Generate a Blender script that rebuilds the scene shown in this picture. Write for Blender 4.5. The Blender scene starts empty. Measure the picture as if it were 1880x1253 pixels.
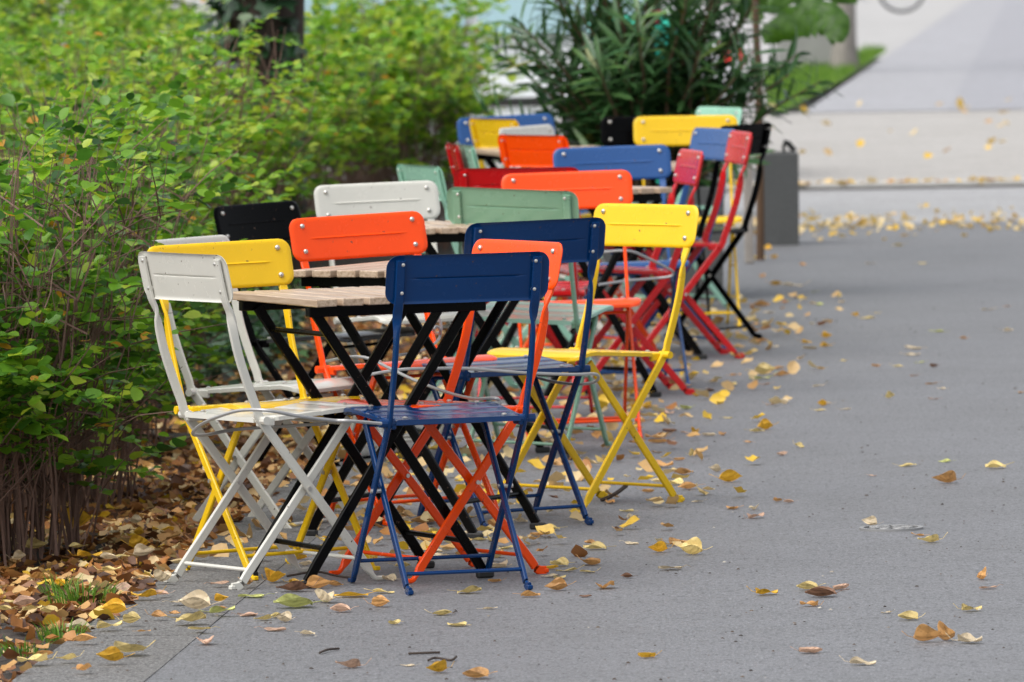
import bpy, math, random
import numpy as np
from mathutils import Vector, Matrix

random.seed(11)
rng = np.random.default_rng(7)
R = math.radians
scene = bpy.context.scene
COL = scene.collection

# ------------------------------------------------------------------ camera geometry (measured from the photograph)
F = 14800.0            # focal length in photo pixels (photo 1880 wide)
CAMH = 1.63            # eye height of the photographer
TH = math.atan((626.5 + 165) / F)
ROLL = R(1.0)          # the photograph is tilted by one degree

def unroll(px, py):
    a, b = (px - 940) / F, (626.5 - py) / F
    return a * math.cos(ROLL) + b * math.sin(ROLL), -a * math.sin(ROLL) + b * math.cos(ROLL)

def at(px, py, z=0.0):
    """world point seen at photo pixel (px,py) lying at height z"""
    u, v = unroll(px, py)
    dy = math.cos(TH) + v * math.sin(TH); dz = -math.sin(TH) + v * math.cos(TH)
    t = (z - CAMH) / dz
    return Vector((u * t, dy * t, z))

def at_d(px, py, D):
    """world point seen at photo pixel (px,py) at distance D"""
    u, v = unroll(px, py)
    dy = math.cos(TH) + v * math.sin(TH); dz = -math.sin(TH) + v * math.cos(TH)
    t = D / dy
    return Vector((u * t, D, CAMH + dz * t))

ROW = Vector((0.0672, 1.0, 0)).normalized()       # direction of the pavement edge
ACR = Vector((ROW.y, -ROW.x, 0))

# ------------------------------------------------------------------ object helpers
def tag(o, label=None, cat=None, group=None, kind=None):
    if label: o['label'] = label
    if cat: o['category'] = cat
    if group: o['group'] = group
    if kind: o['kind'] = kind
    return o

def empty(name, loc=(0, 0, 0), rz=0.0):
    o = bpy.data.objects.new(name, None)
    COL.objects.link(o); o.location = loc; o.rotation_euler = (0, 0, rz)
    o.empty_display_size = 0.1
    return o

def link(name, me, parent=None, loc=None):
    o = bpy.data.objects.new(name, me)
    COL.objects.link(o)
    if parent is not None: o.parent = parent
    if loc is not None: o.location = loc
    return o

class MB:
    """collects shapes into one mesh"""
    def __init__(s): s.v = []; s.f = []
    def add(s, vs, fs):
        n = len(s.v); s.v += [tuple(p) for p in vs]; s.f += [tuple(i + n for i in f) for f in fs]
        return s
    def box(s, c, d, rot=None, bev=0.0):
        cx, cy, cz = c; x, y, z = d[0] / 2, d[1] / 2, d[2] / 2
        if bev > 0:
            vs = []; b = bev
            for sx in (-1, 1):
                for sy in (-1, 1):
                    for sz in (-1, 1):
                        vs += [(sx * x, sy * (y - b), sz * (z - b)), (sx * (x - b), sy * y, sz * (z - b)), (sx * (x - b), sy * (y - b), sz * z)]
            idx = lambda a, b_, c_: 3 * ((a > 0) * 4 + (b_ > 0) * 2 + (c_ > 0))
            fs = []
            def q(ids): fs.append(tuple(ids))
            for sx in (-1, 1): q([idx(sx, -1, -1), idx(sx, 1, -1), idx(sx, 1, 1), idx(sx, -1, 1)][::sx])
            for sy in (-1, 1): q([idx(1, sy, -1) + 1, idx(-1, sy, -1) + 1, idx(-1, sy, 1) + 1, idx(1, sy, 1) + 1][::sy])
            for sz in (-1, 1): q([idx(-1, -1, sz) + 2, idx(1, -1, sz) + 2, idx(1, 1, sz) + 2, idx(-1, 1, sz) + 2][::sz])
            for sx in (-1, 1):
                for sy in (-1, 1):
                    q([idx(sx, sy, -1), idx(sx, sy, -1) + 1, idx(sx, sy, 1) + 1, idx(sx, sy, 1)][::sx * sy])
                for sz in (-1, 1):
                    q([idx(sx, -1, sz), idx(sx, 1, sz), idx(sx, 1, sz) + 2, idx(sx, -1, sz) + 2][::sx * sz])
            for sy in (-1, 1):
                for sz in (-1, 1):
                    q([idx(-1, sy, sz) + 1, idx(-1, sy, sz) + 2, idx(1, sy, sz) + 2, idx(1, sy, sz) + 1][::sy * sz])
            for sx in (-1, 1):
                for sy in (-1, 1):
                    for sz in (-1, 1):
                        i = idx(sx, sy, sz); q([i, i + 1, i + 2][::sx * sy * sz])
        else:
            vs = [(sx * x, sy * y, sz * z) for sx in (-1, 1) for sy in (-1, 1) for sz in (-1, 1)]
            fs = [(0, 1, 3, 2), (4, 6, 7, 5), (0, 4, 5, 1), (2, 3, 7, 6), (0, 2, 6, 4), (1, 5, 7, 3)]
        if rot is not None: vs = [rot @ Vector(p) for p in vs]
        return s.add([(p[0] + cx, p[1] + cy, p[2] + cz) for p in vs], fs)
    def sweep(s, pts, wd, w, t, round_=0.3, cap=True):
        """flat bar with rounded edges along pts; wd = width direction (one or per point); w,t full sizes (one or per point)"""
        pts = [Vector(p) for p in pts]; n = len(pts)
        wds = [Vector(x) for x in wd] if isinstance(wd[0], (tuple, list, Vector)) else [Vector(wd)] * n
        ws = w if isinstance(w, (list, tuple)) else [w] * n
        ts = t if isinstance(t, (list, tuple)) else [t] * n
        rings = []
        for i in range(n):
            T = (pts[min(i + 1, n - 1)] - pts[max(i - 1, 0)]).normalized()
            W = (wds[i] - T * wds[i].dot(T)).normalized(); N = T.cross(W)
            a, b = ws[i] / 2, ts[i] / 2; r = min(a, b) * round_
            sec = [(a, b - r), (a - r, b), (-a + r, b), (-a, b - r), (-a, -b + r), (-a + r, -b), (a - r, -b), (a, -b + r)]
            rings.append([pts[i] + W * x + N * y for x, y in sec])
        vs = [p for r_ in rings for p in r_]; fs = []
        for i in range(n - 1):
            for k in range(8):
                fs.append((i * 8 + k, i * 8 + (k + 1) % 8, (i + 1) * 8 + (k + 1) % 8, (i + 1) * 8 + k))
        if cap:
            fs.append(tuple(range(7, -1, -1))); fs.append(tuple((n - 1) * 8 + k for k in range(8)))
        return s.add(vs, fs)
    def tube(s, pts, rad, n=8, cap=True):
        pts = [Vector(p) for p in pts]; m = len(pts)
        rs = rad if isinstance(rad, (list, tuple)) else [rad] * m
        ref = None; vs = []
        for i in range(m):
            T = (pts[min(i + 1, m - 1)] - pts[max(i - 1, 0)]).normalized()
            if ref is None: ref = T.orthogonal().normalized()
            ref = (ref - T * ref.dot(T))
            ref = ref.normalized() if ref.length > 1e-6 else T.orthogonal().normalized()
            B = T.cross(ref)
            vs += [pts[i] + (ref * math.cos(2 * math.pi * k / n) + B * math.sin(2 * math.pi * k / n)) * rs[i] for k in range(n)]
        fs = [(i * n + k, i * n + (k + 1) % n, (i + 1) * n + (k + 1) % n, (i + 1) * n + k) for i in range(m - 1) for k in range(n)]
        if cap:
            fs.append(tuple(range(n - 1, -1, -1))); fs.append(tuple((m - 1) * n + k for k in range(n)))
        return s.add(vs, fs)
    def mesh(s, name, mat=None, smooth=True, angle=35):
        me = bpy.data.meshes.new(name)
        me.from_pydata(s.v, [], s.f)
        if mat: me.materials.append(mat)
        if smooth:
            me.polygons.foreach_set('use_smooth', [True] * len(me.polygons))
            me.set_sharp_from_angle(angle=R(angle))
        me.update()
        return me
    def build(s, name, mat, parent=None, loc=None, smooth=True, angle=35):
        return link(name, s.mesh(name, mat, smooth, angle), parent, loc)

def smooth_path(pts, k=6):
    """Catmull-Rom through pts"""
    P = [Vector(p) for p in pts]; P = [P[0] * 2 - P[1]] + P + [P[-1] * 2 - P[-2]]
    out = []
    for i in range(1, len(P) - 2):
        for j in range(k):
            t = j / k; a, b, c, d = P[i - 1], P[i], P[i + 1], P[i + 2]
            out.append(0.5 * ((2 * b) + (c - a) * t + (2 * a - 5 * b + 4 * c - d) * t * t + (3 * b - a - 3 * c + d) * t ** 3))
    out.append(P[-2])
    return out

# ------------------------------------------------------------------ materials
class NT:
    def __init__(s, name):
        s.m = bpy.data.materials.new(name); s.m.use_nodes = True
        s.t = s.m.node_tree; s.n = s.t.nodes; s.l = s.t.links
        s.b = s.n['Principled BSDF']; s.out = s.n['Material Output']
    def node(s, typ, **kw):
        n = s.n.new(typ)
        for k, v in kw.items():
            if k in n.inputs: n.inputs[k].default_value = v
            else: setattr(n, k, v)
        return n
    def co(s, kind='Object', scale=None):
        t = s.n.new('ShaderNodeTexCoord')
        if scale is None: return t.outputs[kind]
        mp = s.n.new('ShaderNodeMapping'); mp.inputs['Scale'].default_value = scale
        s.l.new(t.outputs[kind], mp.inputs['Vector']); return mp.outputs['Vector']
    def noise(s, scale, detail=4, rough=0.55, vec=None):
        n = s.node('ShaderNodeTexNoise'); n.inputs['Scale'].default_value = scale
        n.inputs['Detail'].default_value = detail; n.inputs['Roughness'].default_value = rough
        s.l.new(vec if vec is not None else s.co(), n.inputs['Vector']); return n.outputs['Fac']
    def ramp(s, fac, stops, interp='LINEAR'):
        r = s.n.new('ShaderNodeValToRGB'); r.color_ramp.interpolation = interp
        e = r.color_ramp.elements
        while len(e) < len(stops): e.new(0.5)
        for x, (p, c) in zip(e, stops):
            x.position = p; x.color = c if len(c) == 4 else (*c, 1)
        s.l.new(fac, r.inputs['Fac']); return r.outputs['Color']
    def mix(s, fac, a, b, mode='MIX'):
        m = s.n.new('ShaderNodeMix'); m.data_type = 'RGBA'; m.blend_type = mode
        for val, ix in ((fac, 0), (a, 6), (b, 7)):
            if hasattr(val, 'default_value'): s.l.new(val, m.inputs[ix])
            elif ix == 0: m.inputs[0].default_value = val
            else: m.inputs[ix].default_value = (*val, 1)
        return m.outputs[2]
    def bump(s, h, strength=0.3, dist=0.002):
        b = s.n.new('ShaderNodeBump'); b.inputs['Strength'].default_value = strength; b.inputs['Distance'].default_value = dist
        s.l.new(h, b.inputs['Height']); s.l.new(b.outputs['Normal'], s.b.inputs['Normal'])
    def base(s, c):
        if hasattr(c, 'default_value'): s.l.new(c, s.b.inputs['Base Color'])
        else: s.b.inputs['Base Color'].default_value = (*c, 1)
    def set(s, **kw):
        for k, v in kw.items():
            s.b.inputs[k.replace('_', ' ')].default_value = v
        return s

def paint(name, c, rough=0.24, spec=.3, wear=1.0):
    m = NT(name)
    f = m.noise(9, 4)
    sp = m.noise(160, 2)
    dirt = m.ramp(sp, [(0.0, (0, 0, 0)), (0.73, (0, 0, 0)), (0.82, (1, 1, 1))])
    a = m.mix(f, tuple(x * 0.9 for x in c), tuple(min(1, x * 1.08) for x in c))
    dc = tuple(x * 0.45 + 0.02 for x in c)
    mm = m.n.new('ShaderNodeMath'); mm.operation = 'MULTIPLY'; mm.inputs[1].default_value = 0.22 * wear
    m.l.new(dirt, mm.inputs[0])
    chip = m.ramp(m.noise(55, 3, .6), [(.70, (0, 0, 0)), (.715, (wear,) * 3)])
    m.base(m.mix(chip, m.mix(mm.outputs[0], a, dc), (.09, .055, .04)))
    rr = m.ramp(m.noise(30, 3), [(0.3, (rough * 0.8,) * 3), (0.7, (rough * 1.35,) * 3)])
    m.l.new(rr, m.b.inputs['Roughness'])
    m.b.inputs['Specular IOR Level'].default_value = spec
    m.bump(m.noise(40, 2), 0.05, 0.0008)
    return m.m

def leafy(name, stops, trans=0.35, rough=0.42, spec=0.5):
    """foliage: colour picked per leaf from a random attribute, partly translucent"""
    m = NT(name)
    a = m.n.new('ShaderNodeAttribute'); a.attribute_name = 'tint'
    c = m.ramp(a.outputs['Fac'], stops)
    c = m.mix(m.mix(0.5, m.noise(60, 2), m.noise(60, 2)), m.mix(1.0, c, (0.8, 0.8, 0.8), 'MULTIPLY'), m.mix(1.0, c, (1.15, 1.15, 1.15), 'MULTIPLY'))
    m.base(c); m.set(Roughness=rough); m.b.inputs['Specular IOR Level'].default_value = spec
    tr = m.n.new('ShaderNodeBsdfTranslucent'); m.l.new(c, tr.inputs['Color'])
    mx = m.n.new('ShaderNodeMixShader'); mx.inputs[0].default_value = trans
    m.l.new(m.b.outputs[0], mx.inputs[1]); m.l.new(tr.outputs[0], mx.inputs[2]); m.l.new(mx.outputs[0], m.out.inputs['Surface'])
    return m.m

def plain(name, c, rough=0.5, metal=0.0, var=0.15, scale=20, bump=0.0, bscale=200):
    m = NT(name)
    m.base(m.mix(m.noise(scale, 4), tuple(x * (1 - var) for x in c), tuple(min(1, x * (1 + var)) for x in c)))
    m.set(Roughness=rough, Metallic=metal)
    if bump: m.bump(m.noise(bscale, 3), bump, 0.002)
    return m.m

PCOL = {'white': (0.62, 0.61, 0.55), 'yellow': (0.78, 0.49, 0.010), 'orange': (0.90, 0.072, 0.002), 'navy': (0.001, 0.031, 0.122), 'blue': (0.014, 0.075, 0.245),
        'sage': (0.20, 0.37, 0.25), 'mint': (0.30, 0.55, 0.42), 'red': (0.52, 0.006, 0.009), 'black': (0.0012, 0.0012, 0.0015)}
PSPEC = {'navy': .32, 'black': .05, 'orange': .35, 'yellow': .35}
PAINT = {k_: paint(k_ + '_paint', c_, .22, PSPEC.get(k_, .5)) for k_, c_ in PCOL.items()}
SEAT = {}
for k_, c_ in PCOL.items(): SEAT[k_] = paint(k_ + '_seat_paint', (.33, .55, .44) if k_ == 'sage' else c_, .18, .6, 0.0)  # sage seat: sky reflection painted in as a lighter mint base
M_STEEL = plain('rivet_steel', (0.62, 0.60, 0.56), 0.35, 0.85)
M_RUB = plain('black_rubber', (0.012, 0.012, 0.012), 0.6)
M_BLACK = paint('black_table_steel', (0.0015, 0.0013, 0.0013), 0.28, .12)
M_CABLE = plain('cable_sheath', (0.36, 0.36, 0.36), 0.3, 0.2)

def make_wood():
    m = NT('acacia_slat')
    v = m.co('Object', (60, 2.2, 60))
    n1 = m.noise(2.2, 6, 0.65, v)
    v2 = m.co('Object', (15, 0.5, 15))
    n2 = m.noise(1.1, 2, 0.5, v2)
    c = m.ramp(n1, [(0.25, (0.27, 0.18, 0.115)), (0.5, (0.52, 0.40, 0.29)), (0.75, (0.70, 0.59, 0.46))])
    m.base(m.mix(n2, c, m.mix(1.0, c, (0.72, 0.64, 0.58), 'MULTIPLY')))
    m.set(Roughness=0.33); m.bump(n1, 0.15, 0.001)
    return m.m
M_WOOD = make_wood()

# ------------------------------------------------------------------ the chair (folding steel bistro chair)
# local frame: sitter looks to +Y, x to the right, origin on the ground under the rear hinge
UP = [(0.0, .41), (-.012, .44), (-.036, .50), (-.060, .57), (-.074, .63), (-.081, .67), (-.086, .70), (-.099, .755), (-.109, .802)]

def back_y(z):
    for (y0, z0), (y1, z1) in zip(UP, UP[1:]):
        if z0 <= z <= z1: return y0 + (y1 - y0) * (z - z0) / (z1 - z0)
    return UP[-1][0] if z > .8 else 0

def chair_meshes():
    M = {}
    # backrest: pressed sheet, rounded corners, rolled edge, one crease along its middle
    HW, Z0, Z1, r = .204, .697, .814, .030
    H = Z1 - Z0
    vrow = [0, .0025, .006, .010, .016, .023, .030, .038, .046, .0535, .0572, .0588, .0600, .0609, .0618, .0630, .0648, .0690, .079, .087, .094, .101, .107, .111, .1145, H]
    ncol = 40
    def surf(u, v):
        vd = min(v, H - v)
        hw = HW if vd >= r else HW - r + math.sqrt(max(0, r * r - (r - vd) ** 2))
        uu = math.copysign(abs(u) ** 0.82, u)
        x = hw * uu
        qx, qy = abs(x) - (HW - r), abs(v - H / 2) - (H / 2 - r)
        d = -(math.hypot(max(qx, 0), max(qy, 0)) + min(max(qx, qy), 0) - r)
        curl = .0042 * max(0, 1 - d / .0075) ** 2
        y = -.0865 - (v / H) * .026 + .010 * ((x / HW) ** 2 - .70) + .0012
        cr = .0030 * math.exp(-((v - H * .52) / .0013) ** 2) * (1 if abs(x) < .132 else max(0, 1 - (abs(x) - .132) / .006))
        return x, y - curl + cr, Z0 + v
    b = MB(); vs = []; fs = []
    nr = len(vrow)
    for side in (0, 1):
        for v in vrow:
            for k in range(ncol + 1):
                x, y, z = surf(2 * k / ncol - 1, v)
                vs.append((x, y - side * .0022, z))
    id_ = lambda s, i, k: s * nr * (ncol + 1) + i * (ncol + 1) + k
    for i in range(nr - 1):
        for k in range(ncol):
            fs.append((id_(0, i, k + 1), id_(0, i, k), id_(0, i + 1, k), id_(0, i + 1, k + 1)))
            fs.append((id_(1, i, k), id_(1, i, k + 1), id_(1, i + 1, k + 1), id_(1, i + 1, k)))
    for i in range(nr - 1):
        fs.append((id_(0, i, 0), id_(1, i, 0), id_(1, i + 1, 0), id_(0, i + 1, 0)))
        fs.append((id_(1, i, ncol), id_(0, i, ncol), id_(0, i + 1, ncol), id_(1, i + 1, ncol)))
    for k in range(ncol):
        fs.append((id_(0, 0, k), id_(0, 0, k + 1), id_(1, 0, k + 1), id_(1, 0, k)))
        fs.append((id_(0, nr - 1, k + 1), id_(0, nr - 1, k), id_(1, nr - 1, k), id_(1, nr - 1, k + 1)))
    b.add(vs, fs); M['backrest'] = b.mesh('chair_backrest', angle=50)
    # rivet through panel and upright (axis along y)
    b = MB(); prof = [(.0005, .0128), (.0045, .0118), (.0068, .0092), (.0068, .004), (.0055, -.006), (.004, -.0092), (.0005, -.0105)]
    vs = []; fs = []; n = 10
    for rr, y in prof: vs += [(rr * math.cos(2 * math.pi * k / n), y, rr * math.sin(2 * math.pi * k / n)) for k in range(n)]
    for i in range(len(prof) - 1):
        fs += [(i * n + k, i * n + (k + 1) % n, (i + 1) * n + (k + 1) % n, (i + 1) * n + k) for k in range(n)]
    fs += [tuple(range(n - 1, -1, -1)), tuple((len(prof) - 1) * n + k for k in range(n))]
    M['rivet'] = b.add(vs, fs).mesh('chair_rivet')
    # seat rivet (axis z)
    b = MB(); vs = []; fs = []
    for rr, z in [(.0065, 0), (.0065, .0022), (.004, .004), (.0004, .0046)]:
        vs += [(rr * math.cos(2 * math.pi * k / n), rr * math.sin(2 * math.pi * k / n), z) for k in range(n)]
    for i in range(3): fs += [(i * n + k, i * n + (k + 1) % n, (i + 1) * n + (k + 1) % n, (i + 1) * n + k) for k in range(n)]
    fs.append(tuple(3 * n + k for k in range(n)))
    M['screw'] = b.add(vs, fs).mesh('chair_seat_screw')
    # seat
    rows = [-.012, -.008, .0, .02, .036, .04, .05, .06, .085, .088, .091, .094, .11, .14, .166, .169, .172, .175, .2, .23, .246, .249, .252, .255, .28, .305, .318, .330, .339, .344]
    def hw(y):
        a = .157 if y < .036 else (.157 + (.173 - .157) * min(1, (y - .036) / .012) + .016 * max(0, (y - .048) / .28))
        if y > .312: a -= .03 - math.sqrt(max(0, .03 ** 2 - (y - .314) ** 2)) if y < .344 else .03
        return a
    cols = [-1, -.985, -.95, -.8, -.5, -.2, .2, .5, .8, .95, .985, 1]
    vs = []; fs = []; nc = len(cols)
    for side in (0, 1):
        for y in rows:
            for u in cols:
                x = hw(y) * u
                e = max(0, 1 - (hw(y) - abs(x)) / .006, 1 - (.344 - y) / .007)
                z = .416 + .022 * max(0, y) / .33 - .012 * max(0, (y - .27) / .06) ** 2 - .004 * math.cos(u * 1.5) * math.sin(min(1, max(0, y / .3)) * math.pi)
                for cy in (.0895, .1705, .2505): z -= .0022 * math.exp(-((y - cy) / .0022) ** 2)
                vs.append((x, y, z - .003 * e * e if side == 0 else z - .0125))
    m = len(rows); I = lambda s, i, k: s * m * nc + i * nc + k
    for i in range(m - 1):
        for k in range(nc - 1):
            fs.append((I(0, i, k), I(0, i, k + 1), I(0, i + 1, k + 1), I(0, i + 1, k)))
            fs.append((I(1, i, k + 1), I(1, i, k), I(1, i + 1, k), I(1, i + 1, k + 1)))
        fs.append((I(0, i, 0), I(0, i + 1, 0), I(1, i + 1, 0), I(1, i, 0)))
        fs.append((I(0, i + 1, nc - 1), I(0, i, nc - 1), I(1, i, nc - 1), I(1, i + 1, nc - 1)))
    for k in range(nc - 1):
        fs.append((I(0, 0, k + 1), I(0, 0, k), I(1, 0, k), I(1, 0, k + 1)))
        fs.append((I(0, m - 1, k), I(0, m - 1, k + 1), I(1, m - 1, k + 1), I(1, m - 1, k)))
    M['seat'] = MB().add(vs, fs).mesh('chair_seat', angle=40)
    # outer legs: backrest upright, twist, hinge, front foot in one bar
    for s in (-1, 1):
        x = .171 * s
        pts = [(x, .340, .0075), (x, .322, .008), (x, .312, .018), (x, .300, .034), (x, .284, .055)]
        for t in (.25, .5, .75, 1): pts.append((x, .284 * (1 - t), .055 + (.41 - .055) * t))
        pts += [(x, y, z) for y, z in UP[1:]]
        wd = []; ws = []; ts = []
        for (_, y, z) in pts:
            k = min(1, max(0, (z - .615) / .075)); k = k * k * (3 - 2 * k); a = k * math.pi / 2
            wd.append((math.sin(a) * s, math.cos(a), 0.0) if z > .02 else (0, 0, 1))
            ws.append(.023 if z > .02 else .011); ts.append(.0095 if z > .02 else .013)
        for i in range(len(pts)):
            if pts[i][2] <= .02: wd[i] = (0, .3, 1)
        # the panel sits in front of the uprights
        pts = [(p[0], p[1] - (.0085 if p[2] > .68 else 0), p[2]) for p in pts]
        # insert finer points in the twist
        P = smooth_path(pts, 3); W = smooth_path(wd, 3)
        WS = [v.x for v in smooth_path([(a, b_, 0) for a, b_ in zip(ws, ts)], 3)]; TS = [v.y for v in smooth_path([(a, b_, 0) for a, b_ in zip(ws, ts)], 3)]
        M['outer%d' % s] = MB().sweep(P, W, WS, TS, .5).mesh('chair_back_leg', angle=40)
        x = .150 * s
        pts = [(x, .268, .400), (x, .19, .305), (x, .11, .21), (x, .03, .113), (x, -.030, .042), (x, -.042, .026), (x, -.052, .014), (x, -.062, .009), (x, -.078, .008)]
        wd = [(0, 1, .1)] * 6 + [(0, .6, 1), (0, .3, 1), (0, .1, 1)]
        M['inner%d' % s] = MB().sweep(smooth_path(pts, 2), smooth_path(wd, 2), .022, .0095, .5).mesh('chair_front_leg', angle=40)
        M['cap_o%d' % s] = MB().box((.171 * s, .340, .0075), (.0135, .014, .0105), bev=.002).mesh('chair_foot_cap_front')
        M['cap_i%d' % s] = MB().box((.150 * s, -.078, .0075), (.0135, .014, .0105), bev=.002).mesh('chair_foot_cap_rear')
        # hinge: bolt head, bracket
        b = MB(); b.tube([(.157 * s, .002, .409), (.196 * s, .002, .409)], .0105, 10)
        b.box((.160 * s, .020, .404), (.012, .05, .022), bev=.003)
        M['hinge%d' % s] = b.mesh('chair_hinge')
        b = MB(); b.tube([(.142 * s, .1325, .2375), (.180 * s, .1325, .2375)], .0055, 8)
        M['pivot%d' % s] = b.mesh('chair_pivot')
    M['st_o'] = MB().tube([(-.171, .281, .058), (.171, .281, .058)], .0048).mesh('chair_rod_front')
    M['st_i'] = MB().tube([(-.150, -.026, .047), (.150, -.026, .047)], .0048).mesh('chair_rod_rear')
    M['st_s'] = MB().tube([(-.150, .258, .389), (.150, .258, .389)], .0048).mesh('chair_rod_seat')
    for k in M: M[k].materials.append(None)
    return M
CM = chair_meshes()

def part(name, me, mat, parent, loc=None):
    o = link(name, me, parent, loc)
    o.material_slots[0].link = 'OBJECT'; o.material_slots[0].material = mat
    return o

def make_chair(colour):
    mat = PAINT[colour]
    t = empty('folding_chair')
    bk = part('backrest', CM['backrest'], mat, t)
    for s in (-1, 1):
        for z in (.724, .792):
            part('rivet', CM['rivet'], M_STEEL, bk, (s * .166, back_y(z) - .0058, z))
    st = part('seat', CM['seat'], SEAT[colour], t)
    for x, y in ((-.125, .02), (.125, .02), (-.135, .265), (.135, .265)):
        part('screw', CM['screw'], M_STEEL, st, (x, y, .4165 + .022 * y / .33))
    for s in (-1, 1):
        o = part('leg', CM['outer%d' % s], mat, t)
        part('foot_cap', CM['cap_o%d' % s], mat, o)
        o = part('leg', CM['inner%d' % s], mat, t)
        part('foot_cap', CM['cap_i%d' % s], mat, o)
        h = part('hinge', CM['hinge%d' % s], mat, t)
        part('pivot_bolt', CM['pivot%d' % s], M_STEEL, t)
    part('stretcher', CM['st_o'], mat, t); part('stretcher', CM['st_i'], mat, t); part('stretcher', CM['st_s'], mat, t)
    return t

def copy_tree(o, parent=None):
    c = o.copy(); COL.objects.link(c)
    if parent is not None: c.parent = parent
    for ch in list(o.children): copy_tree(ch, c)
    return c

# colour, left px, right px, top px of the backrest, facing direction, label
CHAIRS = [
    ('white', 252, 430, 466, (.83, .56), 'white folding chair at the near left corner, its back turned to the hedge'),
    ('yellow', 268, 541, 446, (.50, -.86), 'yellow folding chair between the two white chairs beside the hedge'),
    ('white', 275, 435, 438, (.86, -.50), 'white folding chair whose backrest shows only as a rim behind the leftmost yellow one'),
    ('orange', 859, 1027, 444, (-.84, -.54), 'bright orange folding chair directly behind the front navy chair, facing left'),
    ('navy', 706, 1008, 467, (-.31, .95), 'navy blue folding chair nearest to the camera, seen from behind'),
    ('orange', 530, 786, 395, (.46, -.89), 'orange folding chair behind the front table, its whole backrest facing the camera'),
    ('black', 396, 556, 374, (.80, -.60), 'black folding chair against the hedge, left of the whole orange backrest'),
    ('white', 578, 807, 337, (.41, -.91), 'white folding chair with full backrest visible, behind the left orange chair'),
    ('mint', 732, 820, 304, (.92, .38), 'pale green folding chair turned sideways beside the hedge, left of the red chairs'),
    ('sage', 818, 1068, 343, (.30, .95), 'sage green folding chair in mid row, seen from behind, right of the white one'),
    ('navy', 856, 1105, 406, (-.42, .90), 'second navy folding chair, seen from behind left of the big yellow backrest'),
    ('yellow', 1088, 1275, 377, (-.72, -.69), 'yellow folding chair at the pavement side, standing right of the second navy chair'),
    ('orange', 914, 1167, 317, (.06, -1.0), 'salmon orange folding chair behind the sage chair, facing the camera squarely'),
    ('red', 834, 1066, 309, (.14, .99), 'dark red folding chair seen from behind, partly covered by the salmon orange backrest'),
    ('blue', 1016, 1231, 270, (.14, -.99), 'mid blue folding chair facing the camera, with bright rivets, behind the salmon orange chair'),
    ('red', 1232, 1290, 277, (-.985, -.17), 'red folding chair on the pavement side, nearer of the two narrow red backrests'),
    ('red', 1330, 1376, 243, (-.985, -.16), 'red folding chair on the pavement side, farther one, in front of a black chair'),
    ('blue', 1270, 1340, 237, (-.93, -.36), 'steel blue folding chair turned sideways between the two narrow red backrests'),
    ('black', 1313, 1413, 229, (-.86, .51), 'black folding chair at the right end of the row, beside the grey planter'),
    ('yellow', 1155, 1362, 214, (.04, -1.0), 'yellow folding chair far back in the row, below the oleander'),
    ('black', 1103, 1292, 214, (.08, -1.0), 'black folding chair mostly covered by the far yellow backrest under the oleander'),
    ('mint', 1276, 1354, 198, (-.90, -.43), 'pale mint folding chair farthest back, peeping over the far yellow backrest'),
    ('orange', 917, 1047, 249, (.78, .62), 'orange folding chair in the distance, facing right, left of the mid blue chair'),
    ('white', 917, 1026, 232, (.85, -.50), 'white folding chair in the distance, just showing above the orange one'),
    ('yellow', 865, 957, 219, (.88, .48), 'yellow folding chair in the distance in front of the far blue chair, facing right'),
    ('blue', 840, 1018, 213, (.32, -.95), 'far blue folding chair at the end of the hedge, behind the distant yellow one'),
    ('red', 826, 851, 264, (.99, .10), 'red folding chair seen edge on next to the hedge, left of the far yellow chair'),
    ('mint', 844, 876, 266, (.985, .17), 'mint folding chair seen nearly edge on, just right of the edge-on red chair'),
]
TILT = {('orange', 530): .028, ('yellow', 268): .018, ('white', 578): .014, ('navy', 856): .012, ('sage', 818): -.045, ('orange', 914): .016, ('blue', 1016): .016, ('black', 396): .02, ('blue', 840): .03, ('white', 917): .02}   # bent frames, uneven ground
DROP = {('white', 275): .05, ('black', 396): .045, ('mint', 732): .03}   # chairs standing in the lower soil
proto = {}
chair_spots = []
for c, l, r_, yt, fc, lab in CHAIRS:
    f = Vector((fc[0], fc[1], 0)).normalized()
    drop = DROP.get((c, l), 0.0)
    p = at((l + r_) / 2, yt, .812 - drop)
    loc = Vector((p.x + TILT.get((c, l), 0.0) * .78, p.y, -drop)) + f * .098
    yaw = math.atan2(-f.x, f.y)
    if c not in proto: o = proto[c] = make_chair(c)
    else: o = copy_tree(proto[c])
    tl = TILT.get((c, l), 0.0)
    o.location = loc; o.rotation_euler = (Matrix.Rotation(-tl, 3, 'Y') @ Matrix.Rotation(yaw, 3, 'Z') @ Matrix.Rotation(.065 if (c, l) == ('sage', 818) else 0, 3, 'X')).to_euler()
    if (c, l) == ('sage', 818): o.location -= f * -.045
    tag(o, lab, 'chair', 'colourful folding chairs in the pavement cafe')
    chair_spots.append((c, loc, f, lab))

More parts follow.
